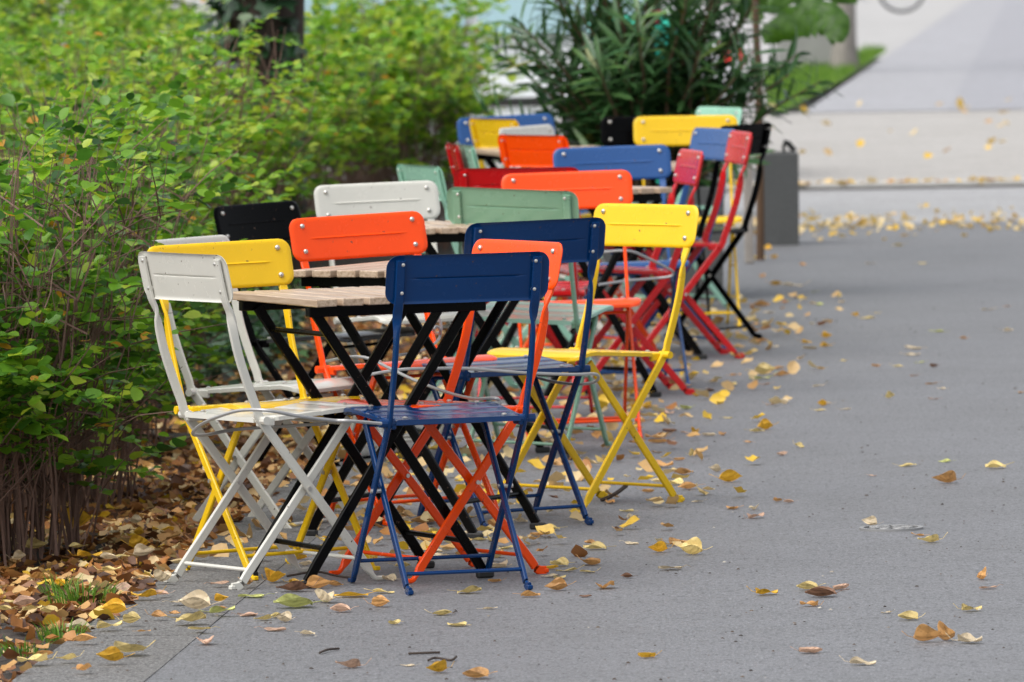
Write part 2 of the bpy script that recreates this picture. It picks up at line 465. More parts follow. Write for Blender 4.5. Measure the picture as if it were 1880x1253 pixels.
# ------------------------------------------------------------------ the tables
def make_table():
    t = empty('cafe_table')
    b = MB(); W = .50; n = 7; sw = W / n
    for i in range(n):
        x = -W / 2 + sw * (i + .5)
        b.box((x, 0.004 * ((i * 7) % 3 - 1), .681), (sw - .016, .545, .018), Matrix.Rotation(R((-1.2, .9, -.5, 1.3, -1.0, .6, -.8)[i]), 3, 'Y'), bev=.002)
    b.build('tabletop', M_WOOD, t)
    for y in (-.205, .205):
        m = MB(); m.box((0, y, .6590), (.47, .026, .027), bev=.002); m.box((0, y, .6705), (.47, .044, .0035))
        m.build('rail', M_BLACK, t)
    for y in (-.205, .205):
        o_ = .008 if y < 0 else -.008
        for s in (-1, 1):
            yy = y + s * .0075 + (0.030 if y < 0 else -.030)
            P = [(-.20 * s, yy, .655), (.0, yy, .365), (.212 * s, yy, .057), (.230 * s, yy, .028), (.238 * s, yy, .0155)]
            lg = MB().sweep(P, (1, 0, 0), .0245, .012, .35).build('leg', M_BLACK, t)
            MB().box((.242 * s, yy, .009), (.045, .018, .0178), bev=.004).build('foot_cap', M_RUB, lg)
        m = MB().tube([(0, y - .018 + (0.030 if y < 0 else -.030), .365), (0, y + .018 + (0.030 if y < 0 else -.030), .365)], .008, 8)
        m.build('pivot_bolt', M_BLACK, t)
    for s in (-1, 1):
        MB().tube([(.188 * s, -.175, .092), (.188 * s, .175, .092)], .0065).build('stretcher', M_BLACK, t)
    MB().tube([(-.163, -.175, .60), (-.163, .175, .60)], .0065).build('stretcher', M_BLACK, t)
    return t
TABLES = [
    (664, 546, 25, 'nearest slatted wooden cafe table on black legs, behind the front navy chair'),
    (770, 497, -28, 'second slatted wooden cafe table, its left corner showing below the left orange backrest'),
    (872, 418, 14, 'third slatted wooden cafe table, its corner visible between orange and sage backrests'),
    (1035, 353, 38, 'slatted wooden cafe table in mid row below the mid blue backrest'),
    (1004, 279, 12, 'slatted wooden cafe table farthest back, near the distant orange and yellow chairs'),
    (1150, 309, 5, 'slatted wooden cafe table among the narrow red and steel blue chairs'),
]
tp = None
for px, py, a, lab in TABLES:
    o = tp = make_table() if tp is None else None
    break
tables = []
for i, (px, py, a, lab) in enumerate(TABLES):
    o = tp if i == 0 else copy_tree(tp)
    p = at(px, py, .69)
    o.location = (p.x, p.y, 0); o.rotation_euler = (0, 0, R(a)); o.scale = (1, 1, 1.018)
    tag(o, lab, 'table', 'slatted cafe tables'); tables.append(p)

# ------------------------------------------------------------------ steel security cables looped round the chairs
def cable(pts, label, r=.0042):
    P = [at_d(*p) for p in pts]
    o = MB().tube(smooth_path(P, 6), r, 7).build('security_cable', M_CABLE)
    tag(o, label, 'cable', 'grey cables locking the chairs')
cable([(700, 778, 19.1), (640, 773, 19.05), (610, 772, 19.05), (545, 764, 18.95), (492, 754, 18.9), (440, 754, 18.95), (396, 767, 19.05), (366, 782, 19.2), (354, 797, 19.3), (376, 799, 19.6), (432, 789, 19.7), (520, 783, 19.7), (600, 778, 19.6)],
      'grey steel cable looped under the seat of the near left white chair')
cable([(600, 663, 21.1), (648, 655, 20.7), (682, 660, 20.6), (706, 672, 20.5), (760, 698, 20.2), (818, 720, 19.9), (868, 732, 19.7), (905, 731, 19.6), (917, 736, 19.6), (913, 746, 19.6), (902, 752, 19.6)],
      'grey steel cable running slantwise through the legs of the nearest table')
cable([(668, 690, 20.6), (736, 679, 20.6), (800, 677, 20.7), (858, 677, 20.8), (964, 685, 20.9), (1050, 688, 21.0), (1090, 687, 21.1), (1099, 693, 21.2), (1090, 702, 21.3), (1055, 706, 21.4), (1010, 700, 21.5), (982, 692, 21.6)],
      'grey steel cable looped below the seat of the second navy chair')
cable([(1098, 464, 25.6), (1153, 461, 25.6), (1190, 475, 25.7), (1224, 492, 25.9), (1236, 500, 26.0), (1230, 508, 26.0), (1198, 512, 26.0), (1150, 516, 25.8), (1100, 523, 25.6)],
      'grey steel cable looped behind the yellow pavement side chair')
cable([(800, 575, 21.6), (808, 590, 21.6), (810, 607, 21.6), (802, 613, 21.6), (796, 607, 21.5), (801, 600, 21.5), (808, 606, 21.5), (806, 622, 21.5), (790, 637, 21.4), (762, 648, 21.3), (734, 652, 21.2)],
      'grey steel cable hanging in a small curl below the nearest table')

# ------------------------------------------------------------------ batched leaves
def leaf_mesh(name, mat, tv, tf, pos, M3, tint):
    """many copies of a small leaf template in one mesh; pos (n,3), M3 (n,3,3), tint (n,)"""
    n = len(pos); tv = np.asarray(tv, float); k = len(tv)
    V = np.einsum('nij,kj->nki', M3, tv) + pos[:, None, :]
    me = bpy.data.meshes.new(name)
    me.vertices.add(n * k); me.vertices.foreach_set('co', V.reshape(-1).astype(np.float32))
    sizes = [len(f) for f in tf]; flat = np.concatenate([np.array(f) for f in tf])
    L = len(flat)
    loops = (flat[None, :] + (np.arange(n) * k)[:, None]).reshape(-1)
    me.loops.add(n * L); me.loops.foreach_set('vertex_index', loops.astype(np.int32))
    st = np.concatenate([[0], np.cumsum(sizes)[:-1]])
    starts = (st[None, :] + (np.arange(n) * L)[:, None]).reshape(-1)
    me.polygons.add(n * len(tf)); me.polygons.foreach_set('loop_start', starts.astype(np.int32))
    a = me.attributes.new('tint', 'FLOAT', 'FACE')
    a.data.foreach_set('value', np.repeat(tint, len(tf)).astype(np.float32))
    me.polygons.foreach_set('use_smooth', [True] * (n * len(tf)))
    me.update(calc_edges=True); me.validate()
    me.materials.append(mat)
    return me

def frames(d, up):
    """rotation matrices with columns (side, direction, normal)"""
    d = d / np.linalg.norm(d, axis=1, keepdims=True)
    s = np.cross(d, up); s /= np.linalg.norm(s, axis=1, keepdims=True) + 1e-9
    n = np.cross(s, d)
    return np.stack([s, d, n], axis=2)

# rounded oval leaf (hedge), lanceolate leaf (oleander), lobed leaf (ivy): unit length along +y
OVAL_V = [(0, 0, 0), (-.30, .16, .05), (-.42, .45, .09), (-.30, .78, .05), (0, 1, -.06), (.30, .78, .05), (.42, .45, .09), (.30, .16, .05), (0, .5, -.02)]
OVAL_F = [(0, 8, 2, 1), (8, 4, 3, 2), (0, 7, 6, 8), (8, 6, 5, 4)]
LANC_V = [(0, 0, 0), (-.055, .25, .012), (-.075, .5, .0), (-.05, .8, -.05), (0, 1, -.11), (.05, .8, -.05), (.075, .5, .0), (.055, .25, .012), (0, .5, -.014)]
LANC_F = OVAL_F
IVY_V = [(0, 0, 0), (-.38, .08, .04), (-.50, .42, .0), (-.2, .52, .04), (0, 1, -.06), (.2, .52, .04), (.50, .42, .0), (.38, .08, .04), (0, .4, .0)]
IVY_F = [(0, 8, 2, 1), (8, 4, 3, 2), (0, 7, 6, 8), (8, 6, 5, 4)]

M_HEDGE = leafy('hedge_leaf', [(0.0, (0.026, 0.082, 0.014)), (0.25, (0.062, 0.180, 0.020)), (0.52, (0.135, 0.320, 0.024)), (0.80, (0.255, 0.47, 0.030)), (0.95, (0.40, 0.50, 0.040)), (1.0, (0.60, 0.30, 0.03))], 0.45, 0.36)
M_OLEA = leafy('oleander_leaf', [(0.0, (0.036, 0.105, 0.036)), (0.6, (0.075, 0.175, 0.055)), (0.93, (0.14, 0.26, 0.07)), (1.0, (0.22, 0.22, 0.04))], 0.25, 0.26, .6)
M_IVY = leafy('ivy_leaf', [(0.0, (0.010, 0.032, 0.014)), (0.7, (0.025, 0.075, 0.025)), (1.0, (0.07, 0.15, 0.03))], 0.15, 0.35)
M_STEM = plain('shrub_bark', (0.15, 0.088, 0.066), 0.8, 0, .5, 30, 0.4, 90)
M_STEM2 = plain('oleander_bark', (0.12, 0.075, 0.04), 0.8, 0, .3, 30)

def shrub(cx, cy, hw, hd, H, nst, ntw, lsize, label, low=0.35, bias=0.0, seed=0):
    g = np.random.default_rng(seed); rd = random.Random(seed)
    root = empty('hedge_shrub', (cx, cy, 0))
    sb = MB(); stems = []
    for i in range(nst):
        a = rd.uniform(0, 2 * math.pi); q = math.sqrt(rd.random())
        bx, by = math.cos(a) * q * hw * .55, math.sin(a) * q * hd * .62
        tx, ty = bx * 1.55 + rd.gauss(0, .10), by * 1.35 + rd.gauss(0, .10)
        h = H * rd.uniform(.62, 1.0)
        pts = []
        w1, w2 = rd.gauss(0, .03), rd.gauss(0, .03)
        for j in range(7):
            t = j / 6
            pts.append(Vector((bx + (tx - bx) * t ** 1.3 + w1 * math.sin(t * 5 + i) + rd.gauss(0, .008), by + (ty - by) * t ** 1.3 + w2 * math.sin(t * 4 + 2 * i) + rd.gauss(0, .008), h * t - (0.02 if j == 0 else 0))))
        r0 = rd.uniform(.0022, .0055) if rd.random() < .88 else rd.uniform(.006, .010)
        sb.tube(pts, [r0 * (1 - .7 * j / 6) for j in range(7)], 4, cap=False); stems.append((pts, h))
        for _ in range(3):
            k = rd.randint(1, 5); p = pts[k]
            d = Vector((rd.gauss(0, .7), rd.gauss(0, .7), rd.uniform(.1, 1.1))).normalized() * rd.uniform(.12, .34)
            sb.tube([p, p + d * .5 + Vector((rd.gauss(0, .012), rd.gauss(0, .012), .01)), p + d], [.0028, .002, .001], 3, cap=False)
    sb.build('stems', M_STEM, root, smooth=False)['kind'] = 'stuff'
    P = []; Dv = []; U = []; S = []
    for i in range(ntw + (42 if low < .2 else 0)):
        pts, h = stems[rd.randrange(nst)]
        t = min(.999, max(low * rd.random() ** .5, 1 - abs(rd.gauss(0, .40)))); t = t if t > 0 else .1
        if t < .5 and rd.random() < .25: t = rd.uniform(.55, .99)
        if low > .4 and t < .5 and rd.random() < .8: t = rd.uniform(.55, .99)
        if i >= ntw:                                     # low sprays on the side of the path
            pts, h = max((stems[rd.randrange(nst)] for _ in range(5)), key=lambda q: q[0][2].x - .6 * q[0][2].y); t = rd.uniform(.22, .62)
        k = int(t * 6); p = pts[k].lerp(pts[k + 1], t * 6 - k)
        d = Vector((rd.gauss(0, 1), rd.gauss(0, 1), rd.uniform(-.25, 1.0)))
        if i >= ntw: d += Vector((.9, -.9, 0))
        out = Vector((p.x / hw, p.y / hd, 0)); d += out * .8; d.normalize()
        L = rd.uniform(.10, .30); nn = max(3, int(L / .026)); sag = rd.uniform(0, .12)
        for j in range(nn):
            q = (j + .6) / nn
            b = p + d * L * q + Vector((0, 0, -sag * q * q * L * 3))
            side = d.cross(Vector((0, 0, 1)));  side = side.normalized() if side.length > .01 else Vector((1, 0, 0))
            for s in (-1, 1):
                dd = side * s + d * rd.uniform(.25, .8) + Vector((0, 0, rd.gauss(-.1, .35)))
                P.append(b); Dv.append(dd); U.append((rd.gauss(0, .38), rd.gauss(0, .38), 1)); S.append(lsize * rd.choice((rd.uniform(.45, .8), rd.uniform(.7, 1.15), rd.uniform(.7, 1.15), rd.uniform(.9, 1.3))))
        P.append(p + d * L); Dv.append(d); U.append((rd.gauss(0, .4), rd.gauss(0, .4), 1)); S.append(lsize * rd.uniform(.5, 1))
    P = np.array([tuple(p) for p in P]); Dv = np.array([tuple(p) for p in Dv]); U = np.array(U); S = np.array(S)
    keep = P[:, 2] < H * 1.06
    P, Dv, U, S = P[keep], Dv[keep], U[keep], S[keep]
    M3 = frames(Dv, U) * S[:, None, None]
    tint = np.clip(g.normal(.54 + bias, .27, len(P)), 0, .93); tint[g.random(len(P)) < .012] = 1.0
    link('foliage', leaf_mesh('hedge_foliage', M_HEDGE, OVAL_V, OVAL_F, P, M3, tint), root)['kind'] = 'stuff'
    tag(root, label, 'shrub', 'shrubs of the hedge along the pavement')
    return root

SHRUBS = [
    (-1.40, 20.85, .52, .80, 1.08, 210, 300, .046, 'nearest hedge shrub at the left edge, bare brown stems below green leaves'),
    (-1.34, 22.7, .50, .95, 1.10, 170, 300, .045, 'hedge shrub just behind the nearest one, left of the near white chairs'),
    (-1.36, 24.9, .52, 1.0, 1.12, 150, 300, .045, 'hedge shrub beside the leftmost black chair'),
    (-1.36, 27.3, .55, 1.1, 1.10, 150, 300, .045, 'hedge shrub with twiggy brown gap, above the black chair backrest'),
    (-1.32, 30.2, .56, 1.2, 1.22, 150, 300, .046, 'hedge shrub in front of the ivy covered tree trunk'),
    (-1.30, 33.6, .58, 1.3, 1.06, 150, 320, .046, 'hedge shrub right of the ivy covered trunk, above the white backrest'),
    (-1.12, 38.0, .62, 1.4, 1.12, 130, 360, .050, 'hedge shrub with open brown branches, above the pale green sideways chair'),
    (-.98, 42.2, .72, 1.3, 1.22, 150, 400, .052, 'blurred hedge shrub far back with orange leaves among its twigs'),
    (-.60, 43.6, .50, .9, 1.24, 120, 330, .052, 'last hedge shrub, ending at the oleander above the far blue chair'),
    (-.52, 39.6, .46, .9, 1.10, 120, 320, .050, 'hedge shrub with brown twigs left of the far blue chair'),
    (-2.35, 27.0, .60, 1.6, 1.15, 60, 260, .036, 'inner hedge shrub at the upper left edge, near one'),
    (-2.35, 31.0, .60, 1.8, 1.18, 60, 270, .037, 'inner hedge shrub at the upper left, between the edge and the trunk'),
    (-2.30, 35.5, .65, 2.0, 1.20, 40, 380, .039, 'inner hedge shrub left of the ivy trunk'),
    (-2.15, 40.5, .70, 2.2, 1.22, 40, 380, .041, 'inner hedge shrub behind the ivy trunk'),
    (-2.0, 44.4, .80, 1.9, 1.30, 36, 400, .046, 'inner hedge shrub far back, above the branchy gap'),
    (-3.2, 39.0, .70, 2.6, 1.30, 36, 360, .042, 'rearmost hedge shrub at the top left corner'),
    (-3.0, 33.0, .60, 2.0, 1.22, 36, 360, .041, 'hedge shrub at the left edge behind the nearest ones'),
    (-2.7, 51.5, 1.0, 1.5, 1.60, 40, 560, .055, 'tall blurred shrub beyond the street at the top left'),
    (-.95, 51.8, .80, 1.2, 1.50, 40, 420, .055, 'tall blurred shrub beyond the street right of the ivy trunk'),
]
for i, s in enumerate(SHRUBS):
    shrub(*s, low=.12 if i < 4 else .45 if 5 <= i <= 9 else .25, bias=.0 if i < 3 else .17, seed=100 + i)

# ------------------------------------------------------------------ tree trunk with ivy
def bark_mat():
    m = NT('tree_bark'); v = m.co('Object', (9, 9, 2.0)); n = m.noise(2.5, 6, .65, v)
    m.base(m.ramp(n, [(.3, (.018, .012, .009)), (.6, (.060, .040, .029)), (.8, (.10, .075, .055))])); m.set(Roughness=.85); m.bump(n, .8, .02)
    return m.m
M_BARK = bark_mat()
tree = empty('ivy_tree', tuple(at_d(478, 480, 34.3).xy) + (0,))
def trunk_mb(rad, H, seed):
    rd = random.Random(seed); mb = MB(); vs = []; fs = []; n = 24; m = 22
    for i in range(m):
        z = H * i / (m - 1); fl = 1 + .5 * math.exp(-z / .25) + .12 * math.exp(-z / 1.0)
        for k in range(n):
            a = 2 * math.pi * k / n
            r = rad * fl * (1 - .12 * z / H) * (1 + .06 * math.sin(3 * a + z) + .04 * math.sin(7 * a + 2 * z) + rd.gauss(0, .012))
            vs.append((r * math.cos(a) + .03 * z, r * math.sin(a), z - .03))
    fs = [(i * n + k, i * n + (k + 1) % n, (i + 1) * n + (k + 1) % n, (i + 1) * n + k) for i in range(m - 1) for k in range(n)]
    return mb.add(vs, fs)
trunk_mb(.155, 5.4, 5).build('trunk', M_BARK, tree)
for a, l in ((.4, 1.6), (2.3, 1.5), (4.2, 1.7), (5.3, 1.3)):
    d = Vector((math.cos(a) * .6, math.sin(a) * .6, .8))
    p = Vector((.16, 0, 5.1)); MB().tube(smooth_path([p, p + d * l * .5, p + d * l + Vector((0, 0, .2))], 5), [.085 - .006 * j for j in range(11)], 8).build('limb', M_BARK, tree)
n = 900; a = rng.uniform(1.7, 5.6, n); z = rng.uniform(.2, 3.3, n); rr = rng.uniform(.155, .235, n)
P = np.stack([rr * np.cos(a) + .03 * z, rr * np.sin(a), z], 1)
Dv = np.stack([np.cos(a) * .5 + rng.normal(0, .4, n), np.sin(a) * .5 + rng.normal(0, .4, n), rng.uniform(-1, .1, n)], 1)
U = np.stack([np.cos(a), np.sin(a), rng.uniform(.2, .9, n)], 1)
S = rng.uniform(.06, .11, n)
link('ivy', leaf_mesh('trunk_ivy', M_IVY, IVY_V, IVY_F, P, frames(Dv, U) * S[:, None, None], np.clip(rng.normal(.5, .25, n), 0, 1)), tree)['kind'] = 'stuff'
n = 800; th = rng.uniform(0, 2 * math.pi, n); ph = np.arccos(rng.uniform(-.6, 1, n)); q = rng.uniform(.45, 1, n) ** .5
cl = rng.integers(0, 9, n); cc = rng.normal(0, .75, (9, 3)) * np.array([1, 1, .5])
P = np.stack([np.sin(ph) * np.cos(th) * q * .8, np.sin(ph) * np.sin(th) * q * .8, np.cos(ph) * q * .6 + 7.0], 1) + cc[cl]
link('crown', leaf_mesh('tree_crown', M_HEDGE, OVAL_V, OVAL_F, P, frames(rng.normal(0, 1, (n, 3)), rng.normal(0, .5, (n, 3)) + np.array([0, 0, 1])) * rng.uniform(.07, .12, n)[:, None, None], np.clip(rng.normal(.6, .2, n), 0, .93)), tree)['kind'] = 'stuff'
tag(tree, 'dark tree trunk wrapped in ivy on its left, rising out of the hedge', 'tree')

# ivy on the ground between hedge and chairs
n = 1500
pts = []
while len(pts) < n:
    px, py = rng.uniform(300, 560), rng.uniform(555, 735)
    if rng.random() < math.exp(-((px - 410) / 100) ** 2 - ((py - 630) / 60) ** 2):
        p = at(px, py, 0); pts.append((p.x, p.y, rng.uniform(.01, .16)))
P = np.array(pts); Dv = np.stack([rng.normal(0, 1, n), rng.normal(0, 1, n), rng.normal(-.2, .3, n)], 1)
U = np.stack([rng.normal(0, .4, n), rng.normal(-.2, .4, n), np.ones(n)], 1)
o = link('ivy_ground_cover', leaf_mesh('ground_ivy', M_IVY, IVY_V, IVY_F, P, frames(Dv, U) * rng.uniform(.04, .075, n)[:, None, None], np.clip(rng.normal(.55, .25, n), 0, 1)))
tag(o, 'dark ivy growing over the soil between hedge and white chairs', 'ivy', kind='stuff')

# ------------------------------------------------------------------ ground and setting
def sheet(name, poly, z, mat, top=True, thick=0.0):
    b = MB(); n = len(poly)
    if thick:
        b.add([(x, y, z) for x, y in poly] + [(x, y, z - thick) for x, y in poly], [tuple(range(n))] + [(i, i + n, (i + 1) % n + n, (i + 1) % n) for i in range(n)])
    else: b.add([(x, y, z) for x, y in poly], [tuple(range(n))])
    return tag(b.build(name, mat, smooth=False), kind='structure')

def asphalt(name, c, warm=0.0, rough=.75, speck=.35):
    m = NT(name)
    fine = m.noise(1.0, 3, .7, m.co('Object', (150, 60, 60)))      # aggregate, stretched lengthwise to look even from the low camera
    grit = m.noise(1.0, 2, .6, m.co('Object', (60, 24, 24)))
    mid = m.noise(5, 5, .6); big = m.noise(.8, 4, .55)
    a = m.ramp(fine, [(.30, tuple(x * (1 - speck) for x in c)), (.5, c), (.70, tuple(min(1, x * (1 + speck)) for x in c))])
    a = m.mix(m.ramp(grit, [(.36, (1, 1, 1)), (.46, (0, 0, 0))]), a, m.mix(1.0, a, (.70, .70, .70), 'MULTIPLY'))
    a = m.mix(m.ramp(grit, [(.60, (0, 0, 0)), (.70, (1, 1, 1))]), a, m.mix(1.0, a, (1.25, 1.25, 1.25), 'MULTIPLY'))
    a = m.mix(m.ramp(mid, [(.3, (0, 0, 0)), (.7, (1, 1, 1))]), m.mix(1.0, a, (.90, .90, .90), 'MULTIPLY'), m.mix(1.0, a, (1.05, 1.05, 1.06), 'MULTIPLY'))
    a = m.mix(m.ramp(big, [(.38, (0, 0, 0)), (.62, (1, 1, 1))]), m.mix(1.0, a, (.93, .925, .915), 'MULTIPLY'), a)
    v = m.node('ShaderNodeTexVoronoi'); v.inputs['Scale'].default_value = 11; m.l.new(m.co(), v.inputs['Vector'])
    dots = m.ramp(v.outputs['Distance'], [(0.0, (1, 1, 1)), (.05, (1, 1, 1)), (.075, (0, 0, 0))])
    sel = m.ramp(v.outputs['Color'], [(.0, (0, 0, 0)), (.60, (0, 0, 0)), (.64, (1, 1, 1))])
    a = m.mix(m.mix(1.0, dots, sel, 'MULTIPLY'), a, tuple(x * .25 for x in c))
    m.base(a); m.set(Roughness=rough); m.bump(fine, .6, .004)
    return m.m
M_ASPH = asphalt('pavement_asphalt', (.160, .162, .170), .0, .6, .48)
M_SLAB = asphalt('kerb_slab_stone', (.150, .147, .142), speck=.65)
M_ROAD = asphalt('road_asphalt', (.33, .33, .335), speck=.2)
M_BEIGE = asphalt('far_pavement_stone', (.385, .37, .35), speck=.2)
M_PATH = asphalt('far_path_asphalt', (.345, .345, .365), .0, .6, .15)
M_PATH2 = asphalt('far_path_asphalt_darker', (.315, .315, .34), .0, .6, .15)
M_KERB = plain('kerb_granite', (.46, .45, .43), .7, 0, .2, 12, .3, 60)
M_GRND = plain('town_ground', (.37, .365, .36), .9, 0, .25, 2)

def soil_mat():
    m = NT('bed_soil'); n = m.noise(26, 6, .65)
    m.base(m.ramp(n, [(.3, (.026, .020, .016)), (.55, (.062, .050, .042)), (.8, (.11, .095, .08))])); m.set(Roughness=.95); m.bump(m.noise(70, 5, .7), .9, .02)
    return m.m
M_SOIL = soil_mat()

e0 = at(109, 1187); e1 = at(324, 1029)
EDGE = Vector((e0.x, e0.y, 0)); ED = (e1 - e0); ED.z = 0; ED.normalize()
EN = Vector((ED.y, -ED.x, 0))
def along(t, nrm): p = EDGE + ED * t + EN * nrm; return (p.x, p.y)
SW = .295
sheet('ground', [(-900, -200), (900, -200), (900, 1500), (-900, 1500)], -.05, M_GRND)
nearL = at(1475, 437); nearR = at(1880, 427)
def line_pts(pa, pb, x0, x1):
    k = (pb.y - pa.y) / (pb.x - pa.x); return (x0, pa.y + k * (x0 - pa.x)), (x1, pa.y + k * (x1 - pa.x))
nl = (-14, 40.6); nr_ = (14, 40.9)
sheet('pavement', [along(-12, SW - .1), (14, 2), nr_, along(23.2, SW - .1)], 0.0, M_ASPH)
# strip of stone slabs beside the bed
b = MB(); t = -11.0
joint0 = 0
# joints seen at pixel heights 1169 and 1240
tj = (at(250, 1169) - EDGE).dot(ED)
t = tj - 12 * .93
rd = random.Random(3)
while t < 22:
    a0, a1 = t + .0025, t + .93 - .0025
    q = [along(a0, .002), along(a0, SW - .004), along(a1, SW - .004), along(a1, .002)]
    zz = .0012 + rd.uniform(0, .0012)
    b.add([(x, y, zz) for x, y in q] + [(x, y, zz - .06) for x, y in q], [(0, 1, 2, 3), (0, 4, 5, 1), (1, 5, 6, 2), (2, 6, 7, 3), (3, 7, 4, 0)])
    t += .93
tag(b.build('slab_strip', M_SLAB, smooth=False), kind='structure')
# soil bed: gently uneven
b = MB(); nx, ny = 60, 160; vs = []
for j in range(ny + 1):
    for i in range(nx + 1):
        tt = -12 + 36 * j / ny; u = -.001 - 4.2 * (i / nx) ** 1.6
        x, y = along(tt, u)
        h = -.022 - .03 * min(1, max(0, -u - .02) * 3) + (.012 * math.sin(tt * 3.1 + u * 4) + .010 * math.sin(tt * 7.7 - u * 9) + rd.gauss(0, .004)) * min(1, -u * 6) + min(.05, -u * .03)
        vs.append((x, y, h))
b.add(vs, [(j * (nx + 1) + i + 1, j * (nx + 1) + i, (j + 1) * (nx + 1) + i, (j + 1) * (nx + 1) + i + 1) for j in range(ny) for i in range(nx)])
tag(b.build('soil_bed', M_SOIL), kind='structure')

# crossing street, far kerb, far pavement, path beyond
kl, kr = at(1470, 348), at(1880, 354)
k0, k1 = line_pts(kl, kr, -60, 60)
k0 = (-60, 46.9); k1 = (60, 46.2)
sheet('road', [(-60, 40.7), (60, 40.9), k1, k0], -.012, M_ROAD)
sheet('kerb_stone', [k0, k1, (60, 46.56), (-60, 47.26)], .016, M_KERB, thick=.16)
sheet('gutter_shade', [(-60, 46.68), (60, 45.98), (60, 46.195), (-60, 46.895)], -.006, asphalt('gutter_shade_asphalt', (.06, .055, .05)))  # gutter strip coloured dark to paint in the kerb's shadow line
sheet('far_pavement', [(-60, 47.262), (60, 46.562), (60, 62.0), (-60, 63.6)], .012, M_BEIGE)
g0, g1 = at(1425, 222, .09), at(1880, 222, .09)
pj0, pj1 = at(1725, 215, .09), at(1812, 55, .09)
pe0, pe1 = at(1436, 215, .09), at(1640, 82, .09)
def ext(pa, pb, y): k = (pb.x - pa.x) / (pb.y - pa.y); return (pa.x + k * (y - pa.y), y)
sheet('far_path', [ext(pe0, pe1, 62.6), ext(pj0, pj1, 62.5), ext(pj0, pj1, 190), ext(pe0, pe1, 190)], .018, M_PATH)
sheet('far_path_band', [ext(pj0, pj1, 62.5), (30, 61.9), (40, 190), ext(pj0, pj1, 190)], .018, M_PATH2)
M_GRASS = leafy('verge_grass', [(0, (.05, .13, .01)), (.5, (.11, .24, .015)), (1, (.20, .33, .03))], .3, .6)
gv = [at(1415, 196, .1), at(1436, 192, .1), at(1545, 136, .1), at(1628, 84, .1), at(1590, 82, .1), at(1535, 110, .1), at(1400, 122, .1)]
sheet('grass_verge', [(p.x, p.y) for p in gv], .042, plain('verge_soil', (.10, .18, .02), .9, 0, .4, 3))
def inpoly(x, y, P):
    c = False; j = len(P) - 1
    for i in range(len(P)):
        if (P[i].y > y) != (P[j].y > y) and x < (P[j].x - P[i].x) * (y - P[i].y) / (P[j].y - P[i].y) + P[i].x: c = not c
        j = i
    return c
pts = []
x0, x1 = min(p.x for p in gv), max(p.x for p in gv); y0, y1 = min(p.y for p in gv), max(p.y for p in gv)
while len(pts) < 5000:
    x, y = rng.uniform(x0, x1), rng.uniform(y0, y1)
    if inpoly(x, y, gv): pts.append((x, y, .04))
P = np.array(pts); n = len(P)
BL_V = [(-.05, 0, 0), (.05, 0, 0), (.03, .6, .06), (-.03, .6, .06), (0, 1, .2)]
BL_F = [(0, 1, 2, 3), (3, 2, 4)]
o = link('verge_grass', leaf_mesh('verge_grass_blades', M_GRASS, BL_V, BL_F, P, frames(np.stack([rng.normal(0, .5, n), rng.normal(0, .5, n), np.ones(n)], 1), rng.normal(0, 1, (n, 3))) * rng.uniform(.05, .11, n)[:, None, None], rng.random(n)))
tag(o, 'bright green grass on the verge beyond the crossing street', 'grass', kind='stuff')

# ------------------------------------------------------------------ oleander in its planter
M_PLANT = None
def planter_mat(name, c):
    m = NT(name); v = m.co('Object', (1, 1, 1)); n = m.noise(70, 4, .8, v); b_ = m.noise(6, 3)
    m.base(m.mix(b_, m.ramp(n, [(.3, tuple(x * .7 for x in c)), (.7, tuple(x * 1.3 for x in c))]), tuple(x * .8 for x in c))); m.set(Roughness=.7); m.bump(n, .5, .003)
    return m.m
M_PLANTER = planter_mat('planter_fibre', (.085, .088, .088))
def planter(name, x0, x1, yf, dep, h, label):
    t = empty(name, ((x0 + x1) / 2, yf + dep / 2, 0)); w = x1 - x0; th = .03
    b = MB(); tap = .96
    # open box with rim: outer shell, inner shell
    def ring(f, z, ins): a, c = w / 2 * f - ins, dep / 2 * f - ins; return [(-a, -c, z), (a, -c, z), (a, c, z), (-a, c, z)]
    vs = ring(tap, 0, 0) + ring(1, h - .006, 0) + ring(1, h, .006) + ring(1, h, th) + ring(1, h - .12, th)
    fs = [(i * 4 + k, i * 4 + (k + 1) % 4, (i + 1) * 4 + (k + 1) % 4, (i + 1) * 4 + k) for i in range(4) for k in range(4)] + [(3, 2, 1, 0)]
    b.add(vs, fs).build('box', M_PLANTER, t, smooth=False)
    nx = 10; sv = []
    for j in range(nx + 1):
        for i in range(nx + 1):
            sv.append(((w / 2 - th - .001) * (2 * i / nx - 1), (dep / 2 - th - .001) * (2 * j / nx - 1), h - .05 + random.uniform(-.008, .008)))
    MB().add(sv, [(j * (nx + 1) + i, j * (nx + 1) + i + 1, (j + 1) * (nx + 1) + i + 1, (j + 1) * (nx + 1) + i) for j in range(nx) for i in range(nx)]).build('soil', M_SOIL, t)
    return tag(t, label, 'planter')
pl0 = planter('planter', .22, .89, 33.35, .62, .47, 'grey planter box holding the oleander, behind the far yellow chair')
A = at(1393, 452); B = at(1470, 452)
pl1 = planter('planter', A.x, B.x, A.y, .26, .445, 'dark grey planter box at the end of the chair row, by the crossing street')

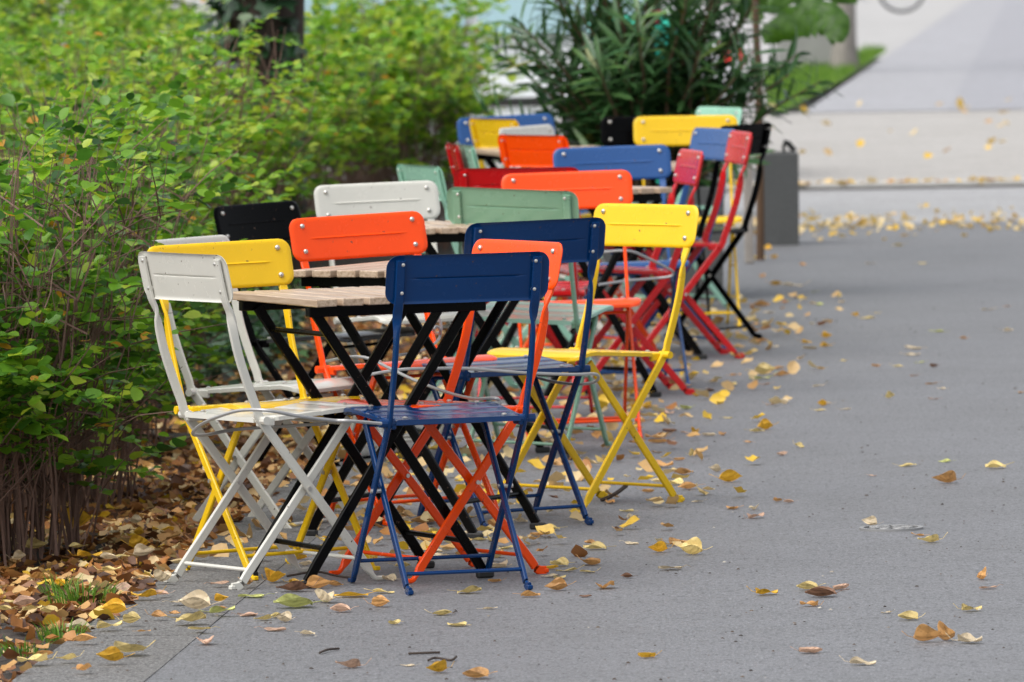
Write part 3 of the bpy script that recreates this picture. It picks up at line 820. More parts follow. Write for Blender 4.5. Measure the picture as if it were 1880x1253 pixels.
ol = empty('oleander', (.60, 33.66, .42)); rd = random.Random(21)
sb = MB(); P = []; Dv = []; U = []; S = []; tips = []
for i in range(100):
    a = rd.uniform(0, 2 * math.pi); q = rd.random() ** .5
    b0 = Vector((math.cos(a) * q * .2, math.sin(a) * q * .16, -.03))
    sp = rd.uniform(.25, 1.0); top = Vector((math.cos(a) * sp * .74, math.sin(a) * sp * .50, rd.uniform(.35, 1.55)))
    if i % 5 < 3: top.z = rd.uniform(.10, .85)
    pts = [b0.lerp(top, t) + Vector((math.cos(a), math.sin(a), 0)) * (-.10 * math.sin(t * math.pi)) + Vector((rd.gauss(0, .012), rd.gauss(0, .012), 0)) for t in (0, .2, .4, .6, .8, 1)]
    sb.tube(pts, [.010, .009, .008, .007, .005, .003], 5, cap=False); tips.append(pts[-1])
    Ls = sum((pts[k + 1] - pts[k]).length for k in range(5)); nn = max(6, int(Ls * .8 / .040))
    for j in range(nn):
        t = .25 + .75 * (j + .5) / nn; k = min(4, int(t * 5)); p = pts[k].lerp(pts[k + 1], t * 5 - k); ax = (pts[k + 1] - pts[k]).normalized()
        o1 = ax.orthogonal().normalized(); o2 = ax.cross(o1); ph = rd.uniform(0, 6.28)
        for w in range(3):
            an = ph + w * 2.094; rad = o1 * math.cos(an) + o2 * math.sin(an)
            dd = rad + ax * rd.uniform(.3, 1.1); P.append(p); Dv.append(dd); U.append(ax * 1.0 - rad * .3 + Vector((rd.gauss(0, .15), rd.gauss(0, .15), .4))); S.append(rd.uniform(.12, .19))
sb.build('stems', M_STEM2, ol)['kind'] = 'stuff'
P = np.array([tuple(p) for p in P]); Dv = np.array([tuple(p) for p in Dv]); U = np.array([tuple(p) for p in U]); S = np.array(S)
link('foliage', leaf_mesh('oleander_foliage', M_OLEA, LANC_V, LANC_F, P, frames(Dv, U) * S[:, None, None], np.clip(rng.normal(.45, .25, len(P)), 0, 1)), ol)['kind'] = 'stuff'
M_PINK = plain('pink_petal', (.75, .06, .18), .5)
def flower(c, parent):
    b = MB()
    for k in range(5):
        a = k * 2 * math.pi / 5; d = Vector((math.cos(a), math.sin(a) * .6, .35)); s = Vector((-math.sin(a), math.cos(a) * .6, 0)) * .014
        b.add([c, c + d * .022 + s, c + d * .034, c + d * .022 - s], [(0, 1, 2, 3)])
    b.build('flower', M_PINK, parent)
fp = at_d(1207, 24, 33.3); flower(fp - Vector((.60, 33.66, .42)), ol)
fp = at_d(1203, 44, 33.3); flower(fp - Vector((.60, 33.66, .42)), ol)
tag(ol, 'large dark green oleander with narrow leaves and a pink bloom, above the far chairs', 'oleander')

# banana-like plant with one big drooping leaf
M_BIG = leafy('big_leaf', [(0, (.035, .105, .006)), (1, (.075, .18, .012))], .35, .35)
M_POLE = plain('brown_stem', (.10, .055, .028), .8, 0, .3, 14, .4, 60)
bp = at(1396, 478); big = empty('large_leaf_plant', (bp.x, bp.y, 0))
MB().tube(smooth_path([(0, 0, -.02), (.006, 0, .6), (-.004, 0, 1.2), (0, 0, 1.75)], 6), [.020 - .0003 * j for j in range(19)], 10).build('stem', M_POLE, big)
def blade(parent, pts, wid, seed):
    """broad leaf along pts with wavy margins"""
    P = smooth_path(pts, 5); n = len(P); vs = []; rd = random.Random(seed); nc = 8
    for i, p in enumerate(P):
        t = i / (n - 1); w = wid * (math.sin(math.pi * min(1, t * .93 + .04)) ** .55)
        T = (P[min(i + 1, n - 1)] - P[max(0, i - 1)]).normalized(); s = T.cross(Vector((0, -1, .45))).normalized(); nn = s.cross(T)
        for k in range(nc + 1):
            u = 2 * k / nc - 1
            vs.append(p + s * (u * w) + nn * (-.35 * w * u * u + .02 * math.sin(i * 1.7 + k) * abs(u) + rd.gauss(0, .004)))
    fs = [(i * (nc + 1) + k, i * (nc + 1) + k + 1, (i + 1) * (nc + 1) + k + 1, (i + 1) * (nc + 1) + k) for i in range(n - 1) for k in range(nc)]
    me = MB().add(vs, fs).mesh('big_leaf_blade', M_BIG, angle=180)
    at_ = me.attributes.new('tint', 'FLOAT', 'FACE'); at_.data.foreach_set('value', [.5 + .3 * math.sin(k * 1.3) for k in range(len(me.polygons))])
    link('leaf', me, parent)
def rel(px, py, D): return at_d(px, py, D) - Vector((bp.x, bp.y, 0))
blade(big, [rel(1398, 70, 37.2), rel(1440, 42, 37.1), rel(1490, 26, 37.0), rel(1528, 40, 36.9), rel(1540, 78, 36.85)], .098, 1)
blade(big, [rel(1398, 20, 37.4), rel(1450, -20, 37.5), rel(1510, -30, 37.6), rel(1575, 0, 37.7)], .08, 2)
blade(big, [rel(1396, 40, 37.4), rel(1350, -20, 37.5), rel(1300, -30, 37.6), rel(1250, 10, 37.7)], .08, 3)
blade(big, [rel(1397, 10, 37.3), rel(1400, -70, 37.0), rel(1420, -120, 36.8), rel(1440, -150, 36.4)], .08, 4)
tag(big, 'tall plant with a brown stem and one big drooping green leaf right of the oleander', 'plant')
# grey post next to it
gp = at(1376, 484)
o = MB().box((0, 0, .26), (.042, .05, .52), bev=.006).box((0, 0, .528), (.05, .058, .014), bev=.004).build('wooden_post', plain('weathered_wood', (.30, .27, .24), .8, 0, .25, 18, .4, 60), None, (gp.x, gp.y, 0))
tag(o, 'short weathered grey post behind the black chair at the right end', 'post')
# small black lamp on top of the right planter
lm = at(1448, 283, .445); lp = at_d(1440, 283, A.y + .14)
lamp = empty('planter_lamp', (lp.x, A.y + .13, .40))
MB().tube([(0, 0, -.005), (-.004, 0, .080)], .008, 8).build('pole', M_RUB, lamp)
MB().sweep([(-.004, 0, .092), (.02, 0, .085), (.05, 0, .048)], (0, 1, 0), .036, .028, .4).build('head', M_RUB, lamp)
tag(lamp, 'small black bent spotlight sticking out of the right planter', 'lamp')
tf = MB()
for k in range(26):
    a = random.uniform(0, 6.28); d = Vector((math.cos(a) * .04, math.sin(a) * .03, random.uniform(.04, .075))); p = Vector((random.uniform(-.05, .03), random.uniform(-.03, .03), 0)); s = Vector((.006, 0, 0))
    tf.add([p - s, p + s, p + d], [(0, 1, 2)])
me = tf.mesh('sprig', M_GRASS); at_ = me.attributes.new('tint', 'FLOAT', 'FACE'); at_.data.foreach_set('value', [random.random() for _ in me.polygons])
sp = link('green_sprig', me, None, (at_d(1402, 280, A.y + .1).x, A.y + .12, .395)); tag(sp, 'little green sprig growing in the right planter', 'sprig')

# ------------------------------------------------------------------ behind: parked car, bin, trunk, wall, bicycle
M_CARW = plain('white_car_paint', (.72, .75, .76), .25, 0, .04, 3)
M_GLASS = NT('car_glass'); M_GLASS.base((.28, .42, .46)); M_GLASS.set(Roughness=.06); M_GLASS = M_GLASS.m
M_LIGHT = plain('tail_lamp_red', (.75, .02, .015), .25)
M_RIM = plain('alloy_rim', (.45, .46, .48), .3, .8)
def car(x_end, y_near, paint_m, label, L=4.25):
    """side-on parked car, rear end at x_end, near side at y_near"""
    t = empty('parked_car', (x_end - L / 2, y_near + .86, 0)); h = L / 2
    prof = [(h, .34), (h + .0, .62), (h - .03, .80), (h - .22, 1.02), (h - .55, 1.36), (h - .9, 1.46), (h - 1.9, 1.47), (h - 2.5, 1.36), (h - 3.1, .98), (h - 3.9, .84), (h - 4.18, .66), (h - L, .42), (h - L + .03, .26)]
    wheels = [h - .75, h - 3.35]
    low = []
    for wx in sorted(wheels):
        low += [(wx - .38, .24)] + [(wx + .36 * math.cos(math.pi - k * math.pi / 8), .27 + .36 * math.sin(math.pi - k * math.pi / 8)) for k in range(9)] + [(wx + .38, .24)]
    outline = prof + low + [(h - .02, .26)]
    half = .86
    def yw(z): return half - .015 - (.20 * max(0, z - .82) / .65) - .05 * max(0, (.5 - z) / .3)
    n = len(outline)
    # side skins as fan strips: use triangulated ngon through bmesh
    import bmesh
    bm = bmesh.new(); vl = [bm.verts.new((x, -yw(z), z)) for x, z in outline]; vr = [bm.verts.new((x, yw(z), z)) for x, z in outline]
    f1 = bm.faces.new(vl); f2 = bm.faces.new(vr[::-1])
    for i in range(n): bm.faces.new((vl[(i + 1) % n], vl[i], vr[i], vr[(i + 1) % n]))
    bmesh.ops.triangulate(bm, faces=[f1, f2]); bmesh.ops.recalc_face_normals(bm, faces=bm.faces)
    me = bpy.data.meshes.new('car_body'); bm.to_mesh(me); bm.free(); me.materials.append(paint_m); link('body', me, t)
    for (xa, xb, xc, xd) in ((h - 2.42, h - 1.62, h - 1.62, h - 3.0), (h - 1.55, h - .62, h - .42, h - 1.55)):
        q = [(xd, .90), (xc, .90), (xb, 1.38), (xa, 1.38)]
        for s in (-1, 1):
            MB().add([(x, s * (yw(z) + .006), z) for x, z in q] + [(x, s * (yw(z) - .01), z) for x, z in q], [(0, 1, 2, 3)[::-s], (0, 4, 5, 1), (1, 5, 6, 2), (2, 6, 7, 3), (3, 7, 4, 0)]).build('window', M_GLASS, t, smooth=False)
    for wx in wheels:
        for s in (-1, 1):
            w = MB().tube([(wx, s * .66, .31), (wx, s * .67, .31), (wx, s * .83, .31), (wx, s * .84, .31)], [.27, .31, .31, .27], 28).build('wheel', M_RUB, t)
            rb = MB()
            for k in range(5):
                a = k * 2 * math.pi / 5; rb.sweep([(wx + .04 * math.cos(a), s * .842, .31 + .04 * math.sin(a)), (wx + .19 * math.cos(a), s * .842, .31 + .19 * math.sin(a))], (-math.sin(a), 0, math.cos(a)), .06, .012)
            rb.tube([(wx + .2 * math.cos(k * math.pi / 10), s * .842, .31 + .2 * math.sin(k * math.pi / 10)) for k in range(21)], .014, 6)
            rb.build('rim', M_RIM, w)
    for s in (-1, 1):
        MB().box((h - .07, s * .76, .76), (.16, .14, .17), bev=.03).build('tail_lamp', M_LIGHT, t)
    MB().box((0, -half + .012, .50), (2.2, .02, .05), bev=.006).build('trim_strip', M_RUB, t)
    for dx in (h - 1.58, h - 2.75):
        MB().box((dx, -half + .022, .62), (.006, .006, .66)).build('door_seam', M_RUB, t)
    for dx in (h - 1.38, h - 2.45):
        MB().box((dx, -half + .002, .84), (.17, .03, .03), bev=.01).build('door_handle', M_RIM, t)
    return tag(t, label, 'car')
c1 = car(1.38, 47.5, M_CARW, 'pale car parked across the street behind oleander and hedge')
M_TEAL = plain('turquoise_plastic', (.02, .52, .36), .4, 0, .1, 6)
tb = at(1176, 425); bn = empty('wheelie_bin', (at_d(1176, 100, 42.6).x, 42.6, -.01))
bm_ = MB()
def ringb(a, c, z, dy=0): return [(-a, -c + dy, z), (a, -c + dy, z), (a, c + dy, z), (-a, c + dy, z)]
vs = ringb(.20, .22, .06) + ringb(.245, .28, .95) + ringb(.265, .30, .955) + ringb(.265, .30, 1.0)
bm_.add(vs, [(i * 4 + k, i * 4 + (k + 1) % 4, (i + 1) * 4 + (k + 1) % 4, (i + 1) * 4 + k) for i in range(3) for k in range(4)] + [(3, 2, 1, 0), (12, 13, 14, 15)]).build('body', M_TEAL, bn, smooth=False)
vs = ringb(.275, .315, 1.002) + ringb(.27, .31, 1.03) + ringb(.20, .22, 1.075)
MB().add(vs, [(i * 4 + k, i * 4 + (k + 1) % 4, (i + 1) * 4 + (k + 1) % 4, (i + 1) * 4 + k) for i in range(2) for k in range(4)] + [(8, 9, 10, 11)]).build('lid', M_TEAL, bn, smooth=False)
MB().tube([(-.2, .335, .95), (.2, .335, .95)], .014).build('handle', M_TEAL, bn)
for s in (-1, 1): MB().tube([(s * .17, .24, .1), (s * .225, .24, .1)], .1, 18).build('wheel', M_RUB, bn)
tag(bn, 'turquoise bin glimpsed between the oleander leaves', 'bin')

wp = at(1550, 118, .1); tr2 = empty('street_tree', (wp.x, wp.y, .09))
trunk_mb(.085, 5.8, 9).build('trunk', plain('pale_bark', (.22, .20, .18), .9, 0, .35, 10, .5, 30), tr2)
n = 1200; P = rng.normal(0, 1, (n, 3)) * np.array([.8, .8, .55]) + np.array([.17, 0, 6.4])
link('crown', leaf_mesh('street_tree_crown', M_HEDGE, OVAL_V, OVAL_F, P, frames(rng.normal(0, 1, (n, 3)), rng.normal(0, .5, (n, 3)) + np.array([0, 0, 1])) * rng.uniform(.1, .16, n)[:, None, None], np.clip(rng.normal(.6, .2, n), 0, .93)), tr2)['kind'] = 'stuff'
tag(tr2, 'pale grey tree trunk on the verge beyond the crossing street', 'tree')
wa, wb = at(1425, 118, .1), at(1536, 118, .1)
o = MB().box((0, 0, .22), (wb.x - wa.x, .5, .46), bev=.02).box((0, 0, .475), (wb.x - wa.x + .06, .56, .05), bev=.012).build('concrete_plinth', plain('plinth_concrete', (.26, .26, .25), .85, 0, .2, 5, .3, 40), None, ((wa.x + wb.x) / 2, wa.y + .3, .09))
tag(o, 'grey concrete plinth left of the pale trunk on the verge', 'plinth')

def bicycle(px, py, label):
    p = at(px, py, .1); t = empty('bicycle', (p.x, p.y, .1)); w = 1.02
    for dx in (0, -w):
        wh = MB().tube([(dx + .325 * math.cos(k * math.pi / 16), 0, .345 + .325 * math.sin(k * math.pi / 16)) for k in range(33)], .019, 8).build('wheel', M_RUB, t)
        MB().tube([(dx + .30 * math.cos(k * math.pi / 16), 0, .345 + .30 * math.sin(k * math.pi / 16)) for k in range(33)], .009, 6).build('rim', M_RIM, wh)
        sp_ = MB(); sp_.tube([(dx, -.04, .345), (dx, .04, .345)], .022, 8)
        for k in range(16): sp_.tube([(dx, .012 * (-1) ** k, .345), (dx + .3 * math.cos(k * math.pi / 8), 0, .345 + .3 * math.sin(k * math.pi / 8))], .0016, 3, cap=False)
        sp_.build('hub', M_RIM, wh)
    fr = MB(); bb = (-.60, 0, .29); st = (-.74, 0, .80); hd = (-.16, 0, .86); hb = (-.13, 0, .70)
    for a_, b_ in ((bb, st), (st, hd), (bb, hb), (hd, hb), (st, (-w, 0, .345)), (bb, (-w, 0, .345)), (hb, (0, 0, .345))): fr.tube([a_, b_], .017, 8)
    fr.build('frame', plain('bicycle_paint', (.03, .03, .035), .4), t)
    MB().tube([(-.76, 0, .80), (-.78, 0, .92)], .013).build('seat_post', M_RIM, t)
    MB().sweep([(-.92, 0, .935), (-.80, 0, .94), (-.65, 0, .935)], (0, 1, 0), [.15, .12, .04], .05, .6).build('saddle', M_RUB, t)
    MB().tube(smooth_path([(-.28, -.29, .97), (-.18, -.2, .99), (-.17, 0, .99), (-.18, .2, .99), (-.28, .29, .97)], 4), .012).build('handlebar', M_RUB, t)
    MB().tube([(-.16, 0, .86), (-.17, 0, .99)], .013).build('handlebar_stem', M_RIM, t)
    cr = MB().tube([(-.60, -.03, .29), (-.60, -.02, .29)], .09, 16); cr.tube([(-.60, -.09, .29), (-.60, .09, .29)], .02, 8); cr.sweep([(-.60, -.08, .29), (-.48, -.08, .17)], (0, 1, 0), .012, .02); cr.build('crank', M_RIM, t)
    return tag(t, label, 'bicycle')
bicycle(1656, 25, 'dark bicycle far down the path, wheels showing at the top edge')

# ------------------------------------------------------------------ iron valve cover in the pavement
M_IRON = NT('cast_iron')
v = M_IRON.node('ShaderNodeTexVoronoi'); v.inputs['Scale'].default_value = 42; M_IRON.l.new(M_IRON.co(), v.inputs['Vector'])
M_IRON.base(M_IRON.ramp(v.outputs['Distance'], [(.15, (.20, .20, .20)), (.45, (.02, .02, .02))])); M_IRON.set(Roughness=.42, Metallic=.5); M_IRON.bump(v.outputs['Distance'], 1.0, -.01); M_IRON = M_IRON.m
M_RINGI = plain('cover_ring_iron', (.27, .27, .27), .55, .2)
cv = at(1636, 972); cov = empty('valve_cover', (cv.x, cv.y, 0))
def disc(r0, r1, z0, z1, n=40):
    vs = []; fs = []
    for r_, z in ((r0, z0), (r0, z1), (r1, z1), (r1, z0)): vs += [(r_ * math.cos(2 * math.pi * k / n), r_ * math.sin(2 * math.pi * k / n), z) for k in range(n)]
    for i in range(3): fs += [(i * n + k, i * n + (k + 1) % n, (i + 1) * n + (k + 1) % n, (i + 1) * n + k)[::-1] for k in range(n)]
    return MB().add(vs, fs)
disc(.0835, .072, -.02, .006).build('rim', M_RINGI, cov)
lid = MB(); n = 40; lid.add([(.071 * math.cos(2 * math.pi * k / n), .071 * math.sin(2 * math.pi * k / n), .003) for k in range(n)], [tuple(range(n))]).build('lid', M_IRON, cov)
ridge = MB()
for a in (.78, -.78): ridge.box((0, 0, .0055), (.135, .011, .005), Matrix.Rotation(a, 3, 'Z'))
for k in range(8):
    a = k * math.pi / 4 + .39; ridge.tube([(.045 * math.cos(a) + .013 * math.cos(q * math.pi / 5), .045 * math.sin(a) + .013 * math.sin(q * math.pi / 5), .005) for q in range(11)], .0028, 5)
ridge.build('ribs', M_RINGI, lid.__class__ and cov)
tag(cov, 'small round cast iron cover set in the pavement, a leaf lying on it', 'cover')

# ------------------------------------------------------------------ fallen leaves
LC = {  # colour code: words, linear colour
    't': ('pale tan', (.66, .54, .36)), 's': ('straw yellow', (.72, .56, .22)), 'g': ('golden yellow', (.74, .42, .03)),
    'o': ('orange brown', (.60, .32, .11)), 'b': ('dark brown', (.20, .10, .055)), 'p': ('pinkish brown', (.56, .36, .25)), 'v': ('yellow green', (.52, .54, .17))}
def dead_leaf_mat(name, c):
    m = NT(name); g = m.n.new('ShaderNodeTexCoord')
    sep = m.n.new('ShaderNodeSeparateXYZ'); m.l.new(g.outputs['Object'], sep.inputs[0])
    ab = m.n.new('ShaderNodeMath'); ab.operation = 'ABSOLUTE'; m.l.new(sep.outputs['X'], ab.inputs[0])
    mid = m.ramp(ab.outputs[0], [(0.0, (1, 1, 1)), (.012, (1, 1, 1)), (.03, (0, 0, 0))])
    oi = m.n.new('ShaderNodeObjectInfo')
    ad = m.n.new('ShaderNodeVectorMath'); ad.operation = 'ADD'; m.l.new(g.outputs['Object'], ad.inputs[0]); m.l.new(oi.outputs['Random'], ad.inputs[1])
    n1 = m.noise(3.2, 5, .6, ad.outputs[0])
    base = m.ramp(n1, [(.30, tuple(x * .5 for x in c)), (.45, c), (.75, tuple(min(1, x * 1.18) for x in c))])
    hs = m.n.new('ShaderNodeHueSaturation'); m.l.new(base, hs.inputs['Color'])
    mr = m.n.new('ShaderNodeMapRange'); mr.inputs[3].default_value = .72; mr.inputs[4].default_value = 1.22; m.l.new(oi.outputs['Random'], mr.inputs[0]); m.l.new(mr.outputs[0], hs.inputs['Value'])
    c2 = m.mix(mid, hs.outputs[0], tuple(min(1, x * 1.3 + .03) for x in c))
    m.base(c2); m.set(Roughness=.5)
    w = m.node('ShaderNodeTexWave'); w.inputs['Scale'].default_value = 3.0; w.inputs['Distortion'].default_value = 2.0; m.l.new(g.outputs['Object'], w.inputs['Vector'])
    m.bump(w.outputs['Fac'], .25, .05)
    tr = m.n.new('ShaderNodeBsdfTranslucent'); m.l.new(c2, tr.inputs['Color'])
    mx = m.n.new('ShaderNodeMixShader'); mx.inputs[0].default_value = .22
    m.l.new(m.b.outputs[0], mx.inputs[1]); m.l.new(tr.outputs[0], mx.inputs[2]); m.l.new(mx.outputs[0], m.out.inputs['Surface'])
    return m.m
LMAT = {k: dead_leaf_mat(v[0].replace(' ', '_') + '_dead_leaf', v[1]) for k, v in LC.items()}

def dead_leaf_mesh(kind, seed):
    """unit-long ovate leaf with pointed tip and stalk, curled; lies on z=0"""
    rd = random.Random(seed); nL, nW = 12, 6; vs = []; fs = []
    wid = rd.uniform(.30, .42); wob = rd.uniform(0, 6.28)
    cup = {'f': .20, 'c': .70, 'w': .40, 'u': 1.0}[kind]; bend = {'f': .12, 'c': .40, 'w': .25, 'u': .7}[kind]; asym = rd.uniform(-.5, .5)
    for i in range(nL + 1):
        t = i / nL
        w = wid * (math.sin(math.pi * t ** .8) ** .75) * (1 - .25 * t) + .004
        for k in range(nW + 1):
            u = 2 * k / nW - 1
            x = u * w * (1 + .07 * math.sin(t * 17 + k * 1.7 + wob)) + .05 * math.sin(t * 3 + wob)
            z = cup * w * (u * u) * (1 + asym * u) + bend * (t - .4) ** 2 + .065 * math.sin(6 * t + 3 * u + wob) * (2.0 if kind == 'w' else 1.0) * (.35 + abs(u) * .65) * .7
            if kind == 'u' and u > 0: z += .5 * w * u; x *= .7
            vs.append([x, t - .5, z])
    z0 = min(p[2] for p in vs)
    for p in vs: p[2] -= z0 - .01
    fs = [(i * (nW + 1) + k, i * (nW + 1) + k + 1, (i + 1) * (nW + 1) + k + 1, (i + 1) * (nW + 1) + k) for i in range(nL) for k in range(nW)]
    b = MB().add(vs, fs)
    p0 = Vector(vs[nW // 2]); b.tube([p0 + Vector((0, .05, 0)), p0 + Vector((rd.uniform(-.05, .05), -.2, rd.uniform(0, .1))), p0 + Vector((rd.uniform(-.12, .12), -.42, rd.uniform(0, .28)))], [.012, .010, .012], 4)
    me = b.mesh('dead_leaf_' + kind, None, True, 180); me.materials.append(None)
    return me
DL = {k: [dead_leaf_mesh(k, 40 + i + 10 * j) for i in range(5)] for j, k in enumerate('fcwu')}
SHW = {'f': 'flat', 'c': 'cupped', 'w': 'wavy', 'u': 'curled'}

LEAVES = """704,1090,38,s,f 645,1097,60,g,f 538,1117,78,v,c 598,1107,58,t,u 625,1125,36,p,c 457,1132,32,p,f 508,1135,32,s,w 482,1140,34,s,c 521,1143,32,t,u 505,1159,44,p,f
565,1167,28,t,w 723,1148,28,s,c 698,1116,34,o,u 812,1130,34,s,c 838,1150,44,s,f 638,1227,46,p,c 748,1224,26,t,f 802,1236,40,g,u 461,1098,46,v,f 508,1070,46,g,u
544,1072,30,g,w 587,1082,48,o,u 614,1077,30,o,c 712,1067,34,t,w 536,1087,56,b,c 453,1082,32,o,u 1022,1085,40,o,u 974,1097,36,o,w 1115,1081,50,o,w 1151,1062,24,b,c
1010,1060,34,t,f 1029,1063,32,s,f 1086,1038,48,o,c 1078,1052,30,s,f 1026,1040,38,s,w 1040,1050,36,s,f 1230,1047,46,t,f 1092,1010,42,s,w 1208,1015,34,g,u 1267,1019,48,s,u 1248,1002,44,o,c
1219,1002,22,s,f 1160,1000,28,t,f 862,1090,44,s,w 908,1070,24,o,c 1187,1209,36,g,c 873,1247,50,o,c 916,1042,44,t,w 910,1024,38,o,c 900,1119,26,t,f 1075,1097,12,b,f
1704,997,40,s,c 1684,984,26,o,f 1408,1093,46,g,w 1482,1084,38,s,c 1545,1083,32,p,c 1507,1097,56,b,c 1485,1114,36,o,w 1803,1065,32,o,u 1814,1082,32,p,f 1784,1123,40,s,w
1667,1139,38,s,c 1627,1127,13,t,f 1703,1180,50,o,u 1738,1178,48,o,u 1781,1182,52,t,w 1488,1200,44,p,c 1584,1222,46,t,w 1341,886,42,g,u 1255,872,34,o,c 1263,899,36,o,c
1239,891,34,s,w 1344,935,34,o,f 1381,937,26,t,c 1389,952,36,p,w 1280,923,22,t,f 1427,922,18,o,c 1448,924,19,p,c 1312,867,22,t,u 1434,837,22,p,c 1468,822,22,s,w
1372,813,20,o,f 1405,790,30,g,u 1390,794,26,s,w 1326,800,18,o,c 1301,801,24,t,c 1276,799,20,g,u 1258,796,15,p,f 1229,794,27,b,c 1203,806,36,o,w 1208,814,34,o,c
1232,812,14,p,f 1205,832,20,o,f 1247,846,20,o,c 1271,838,12,s,u 1215,859,46,o,w 1336,769,18,s,f 1219,775,20,g,c 1223,761,28,p,w 1258,752,28,v,c 1186,751,22,g,u
1418,744,20,o,f 1441,743,14,t,u 1509,746,17,g,u 1506,755,20,s,f 1552,753,20,t,f 1521,741,16,t,f 1502,710,20,t,f 1403,707,20,p,f 1345,708,15,s,c 1306,703,20,t,f
1277,717,24,t,f 1281,728,20,g,c 1304,720,11,b,c 1404,689,40,s,u 1395,697,36,v,f 1435,691,26,o,w 1425,678,28,o,f 1505,678,16,g,c 1548,664,15,s,f 1269,696,16,g,u
1251,697,21,t,w 1351,690,20,o,f 1170,778,28,o,w 1424,524,20,g,c 1453,526,36,t,f 1456,605,32,o,w 1518,621,18,g,u 1481,631,20,g,c 1516,638,22,g,w 1486,641,30,t,f
1675,641,38,t,f 1677,653,32,t,f 1719,610,26,v,f 1768,623,15,o,c 1851,609,17,t,w 1812,570,20,t,f 1593,586,25,s,f 1569,581,11,g,u 1611,576,11,s,f 1694,485,16,s,f
1597,485,17,t,f 1648,452,20,s,f 1473,488,12,o,c 1409,459,15,g,u 1420,475,14,g,u 1395,477,22,s,w 1399,510,17,o,w 1396,564,32,o,w 1412,576,22,t,f 1397,630,28,o,w
1424,638,15,t,f 1462,548,11,b,c 1504,561,13,v,c 1444,554,14,v,f 1498,537,13,v,f 1714,675,18,b,c 1649,674,18,s,f 1607,674,16,o,c 1688,667,17,v,f 1710,706,21,o,f
1678,691,11,p,f 1728,715,15,t,f 1848,564,15,p,f 1634,732,18,s,u 1713,734,20,p,f 1667,857,30,s,f 1734,849,22,v,f 1828,861,36,s,w 1734,888,44,o,u 1874,722,18,o,f
1596,965,28,t,u 1602,875,9,p,f 209,1135,46,g,u 155,1186,42,o,c 202,1161,46,s,w 242,1153,36,s,u 237,1207,72,s,c 202,1223,52,g,u 122,1220,36,s,c 155,1240,36,o,c
300,1076,40,t,u 278,1082,22,o,c 295,1100,28,p,c 265,1104,46,g,w 292,1142,30,o,c 265,1168,20,o,f 322,1136,28,o,w 257,1072,38,t,f 143,1163,46,t,w 357,1127,58,t,u
351,1150,62,s,w 366,1164,40,s,f 377,1184,48,p,c 407,1112,26,g,u 406,1127,15,o,c 409,1133,45,v,w 453,1131,34,p,f 368,1108,34,b,w 332,1114,36,t,f 404,1080,36,p,f
741,951,34,o,u 735,966,46,t,c 750,974,32,g,f 775,962,40,o,c 794,960,25,b,w 788,975,23,s,f 805,979,32,s,w 860,980,28,t,f 880,993,30,s,f 860,951,30,s,f
895,934,21,g,c 794,1014,38,t,f 822,1012,22,t,c 811,1023,36,t,f 739,1043,28,s,c 680,1036,36,g,u 675,1047,24,p,w 599,993,21,g,c 636,994,26,p,w 665,964,30,s,w
543,1028,42,g,u 562,1039,24,t,c 752,1010,18,p,f 140,979,60,g,u 165,1032,46,g,w 256,1017,38,g,u 265,1030,38,t,u 222,1032,31,s,f 205,1057,38,s,w 200,1036,33,t,c
140,1015,32,s,c 67,1017,38,s,u 35,1037,31,t,u 47,1121,46,p,c 18,1116,38,s,f 7,1130,28,s,c 60,1130,38,s,w 90,1135,32,s,c 110,1085,22,g,u 222,1095,38,p,w
75,1072,38,o,w 60,1225,58,s,w 82,1212,31,o,c 300,984,39,g,w 255,991,20,g,u 210,986,24,t,f 250,970,27,t,u 930,1008,34,s,f 985,985,30,o,c 1010,975,34,s,w
1010,1046,30,g,c 955,960,26,t,w 1120,925,26,o,w 1150,940,30,s,f 1085,1000,24,o,w 1135,975,20,b,c 1160,955,26,t,c 1190,905,22,o,c 690,905,28,s,w 640,935,30,o,c 705,930,26,t,w 835,920,24,o,u 920,905,26,s,c""".split()
rows = []
for it in LEAVES:
    a = it.split(','); rows.append((float(a[0]), float(a[1]), float(a[2]), a[3], a[4]))

# landmarks for telling the leaves apart (point on the ground in the photograph, words)
LAND = [(738, 1105, 'front navy chair'), (990, 1092, 'right front navy chair foot'), (440, 1085, 'near left white chair'), (308, 1068, 'near white chair left foot'), (575, 1072, 'front table leg'),
        (1005, 1050, 'near orange chair foot'), (1250, 930, 'yellow pavement chair'), (1085, 945, 'yellow pavement chair front foot'), (1080, 960, 'second navy chair right foot'), (885, 978, 'second navy chair left foot'),
        (1275, 742, 'nearer red chair foot'), (1370, 688, 'farther red chair foot'), (1410, 620, 'right end black chair foot'), (1430, 452, 'dark grey planter'), (1636, 972, 'iron cover'),
        (150, 1090, 'large grass tuft'), (80, 1165, 'small grass tuft'), (250, 1169, 'slab joint'), (1840, 640, 'right photo edge'), (1870, 900, 'right photo edge'), (1860, 1130, 'lower right corner'),
        (760, 1245, 'bottom photo edge'), (1200, 1240, 'bottom photo edge'), (1520, 1240, 'bottom photo edge'), (20, 1240, 'lower left corner'), (140, 930, 'nearest hedge shrub'), (10, 1060, 'left photo edge'), (660, 930, 'shadow under the front table')]
ORD = ['', 'second ', 'third ', 'fourth ', 'fifth ', 'sixth ', 'seventh ', 'eighth ', 'ninth ']
used = {}
order = sorted(range(len(rows)), key=lambda i: -rows[i][1])
leaf_objs = []
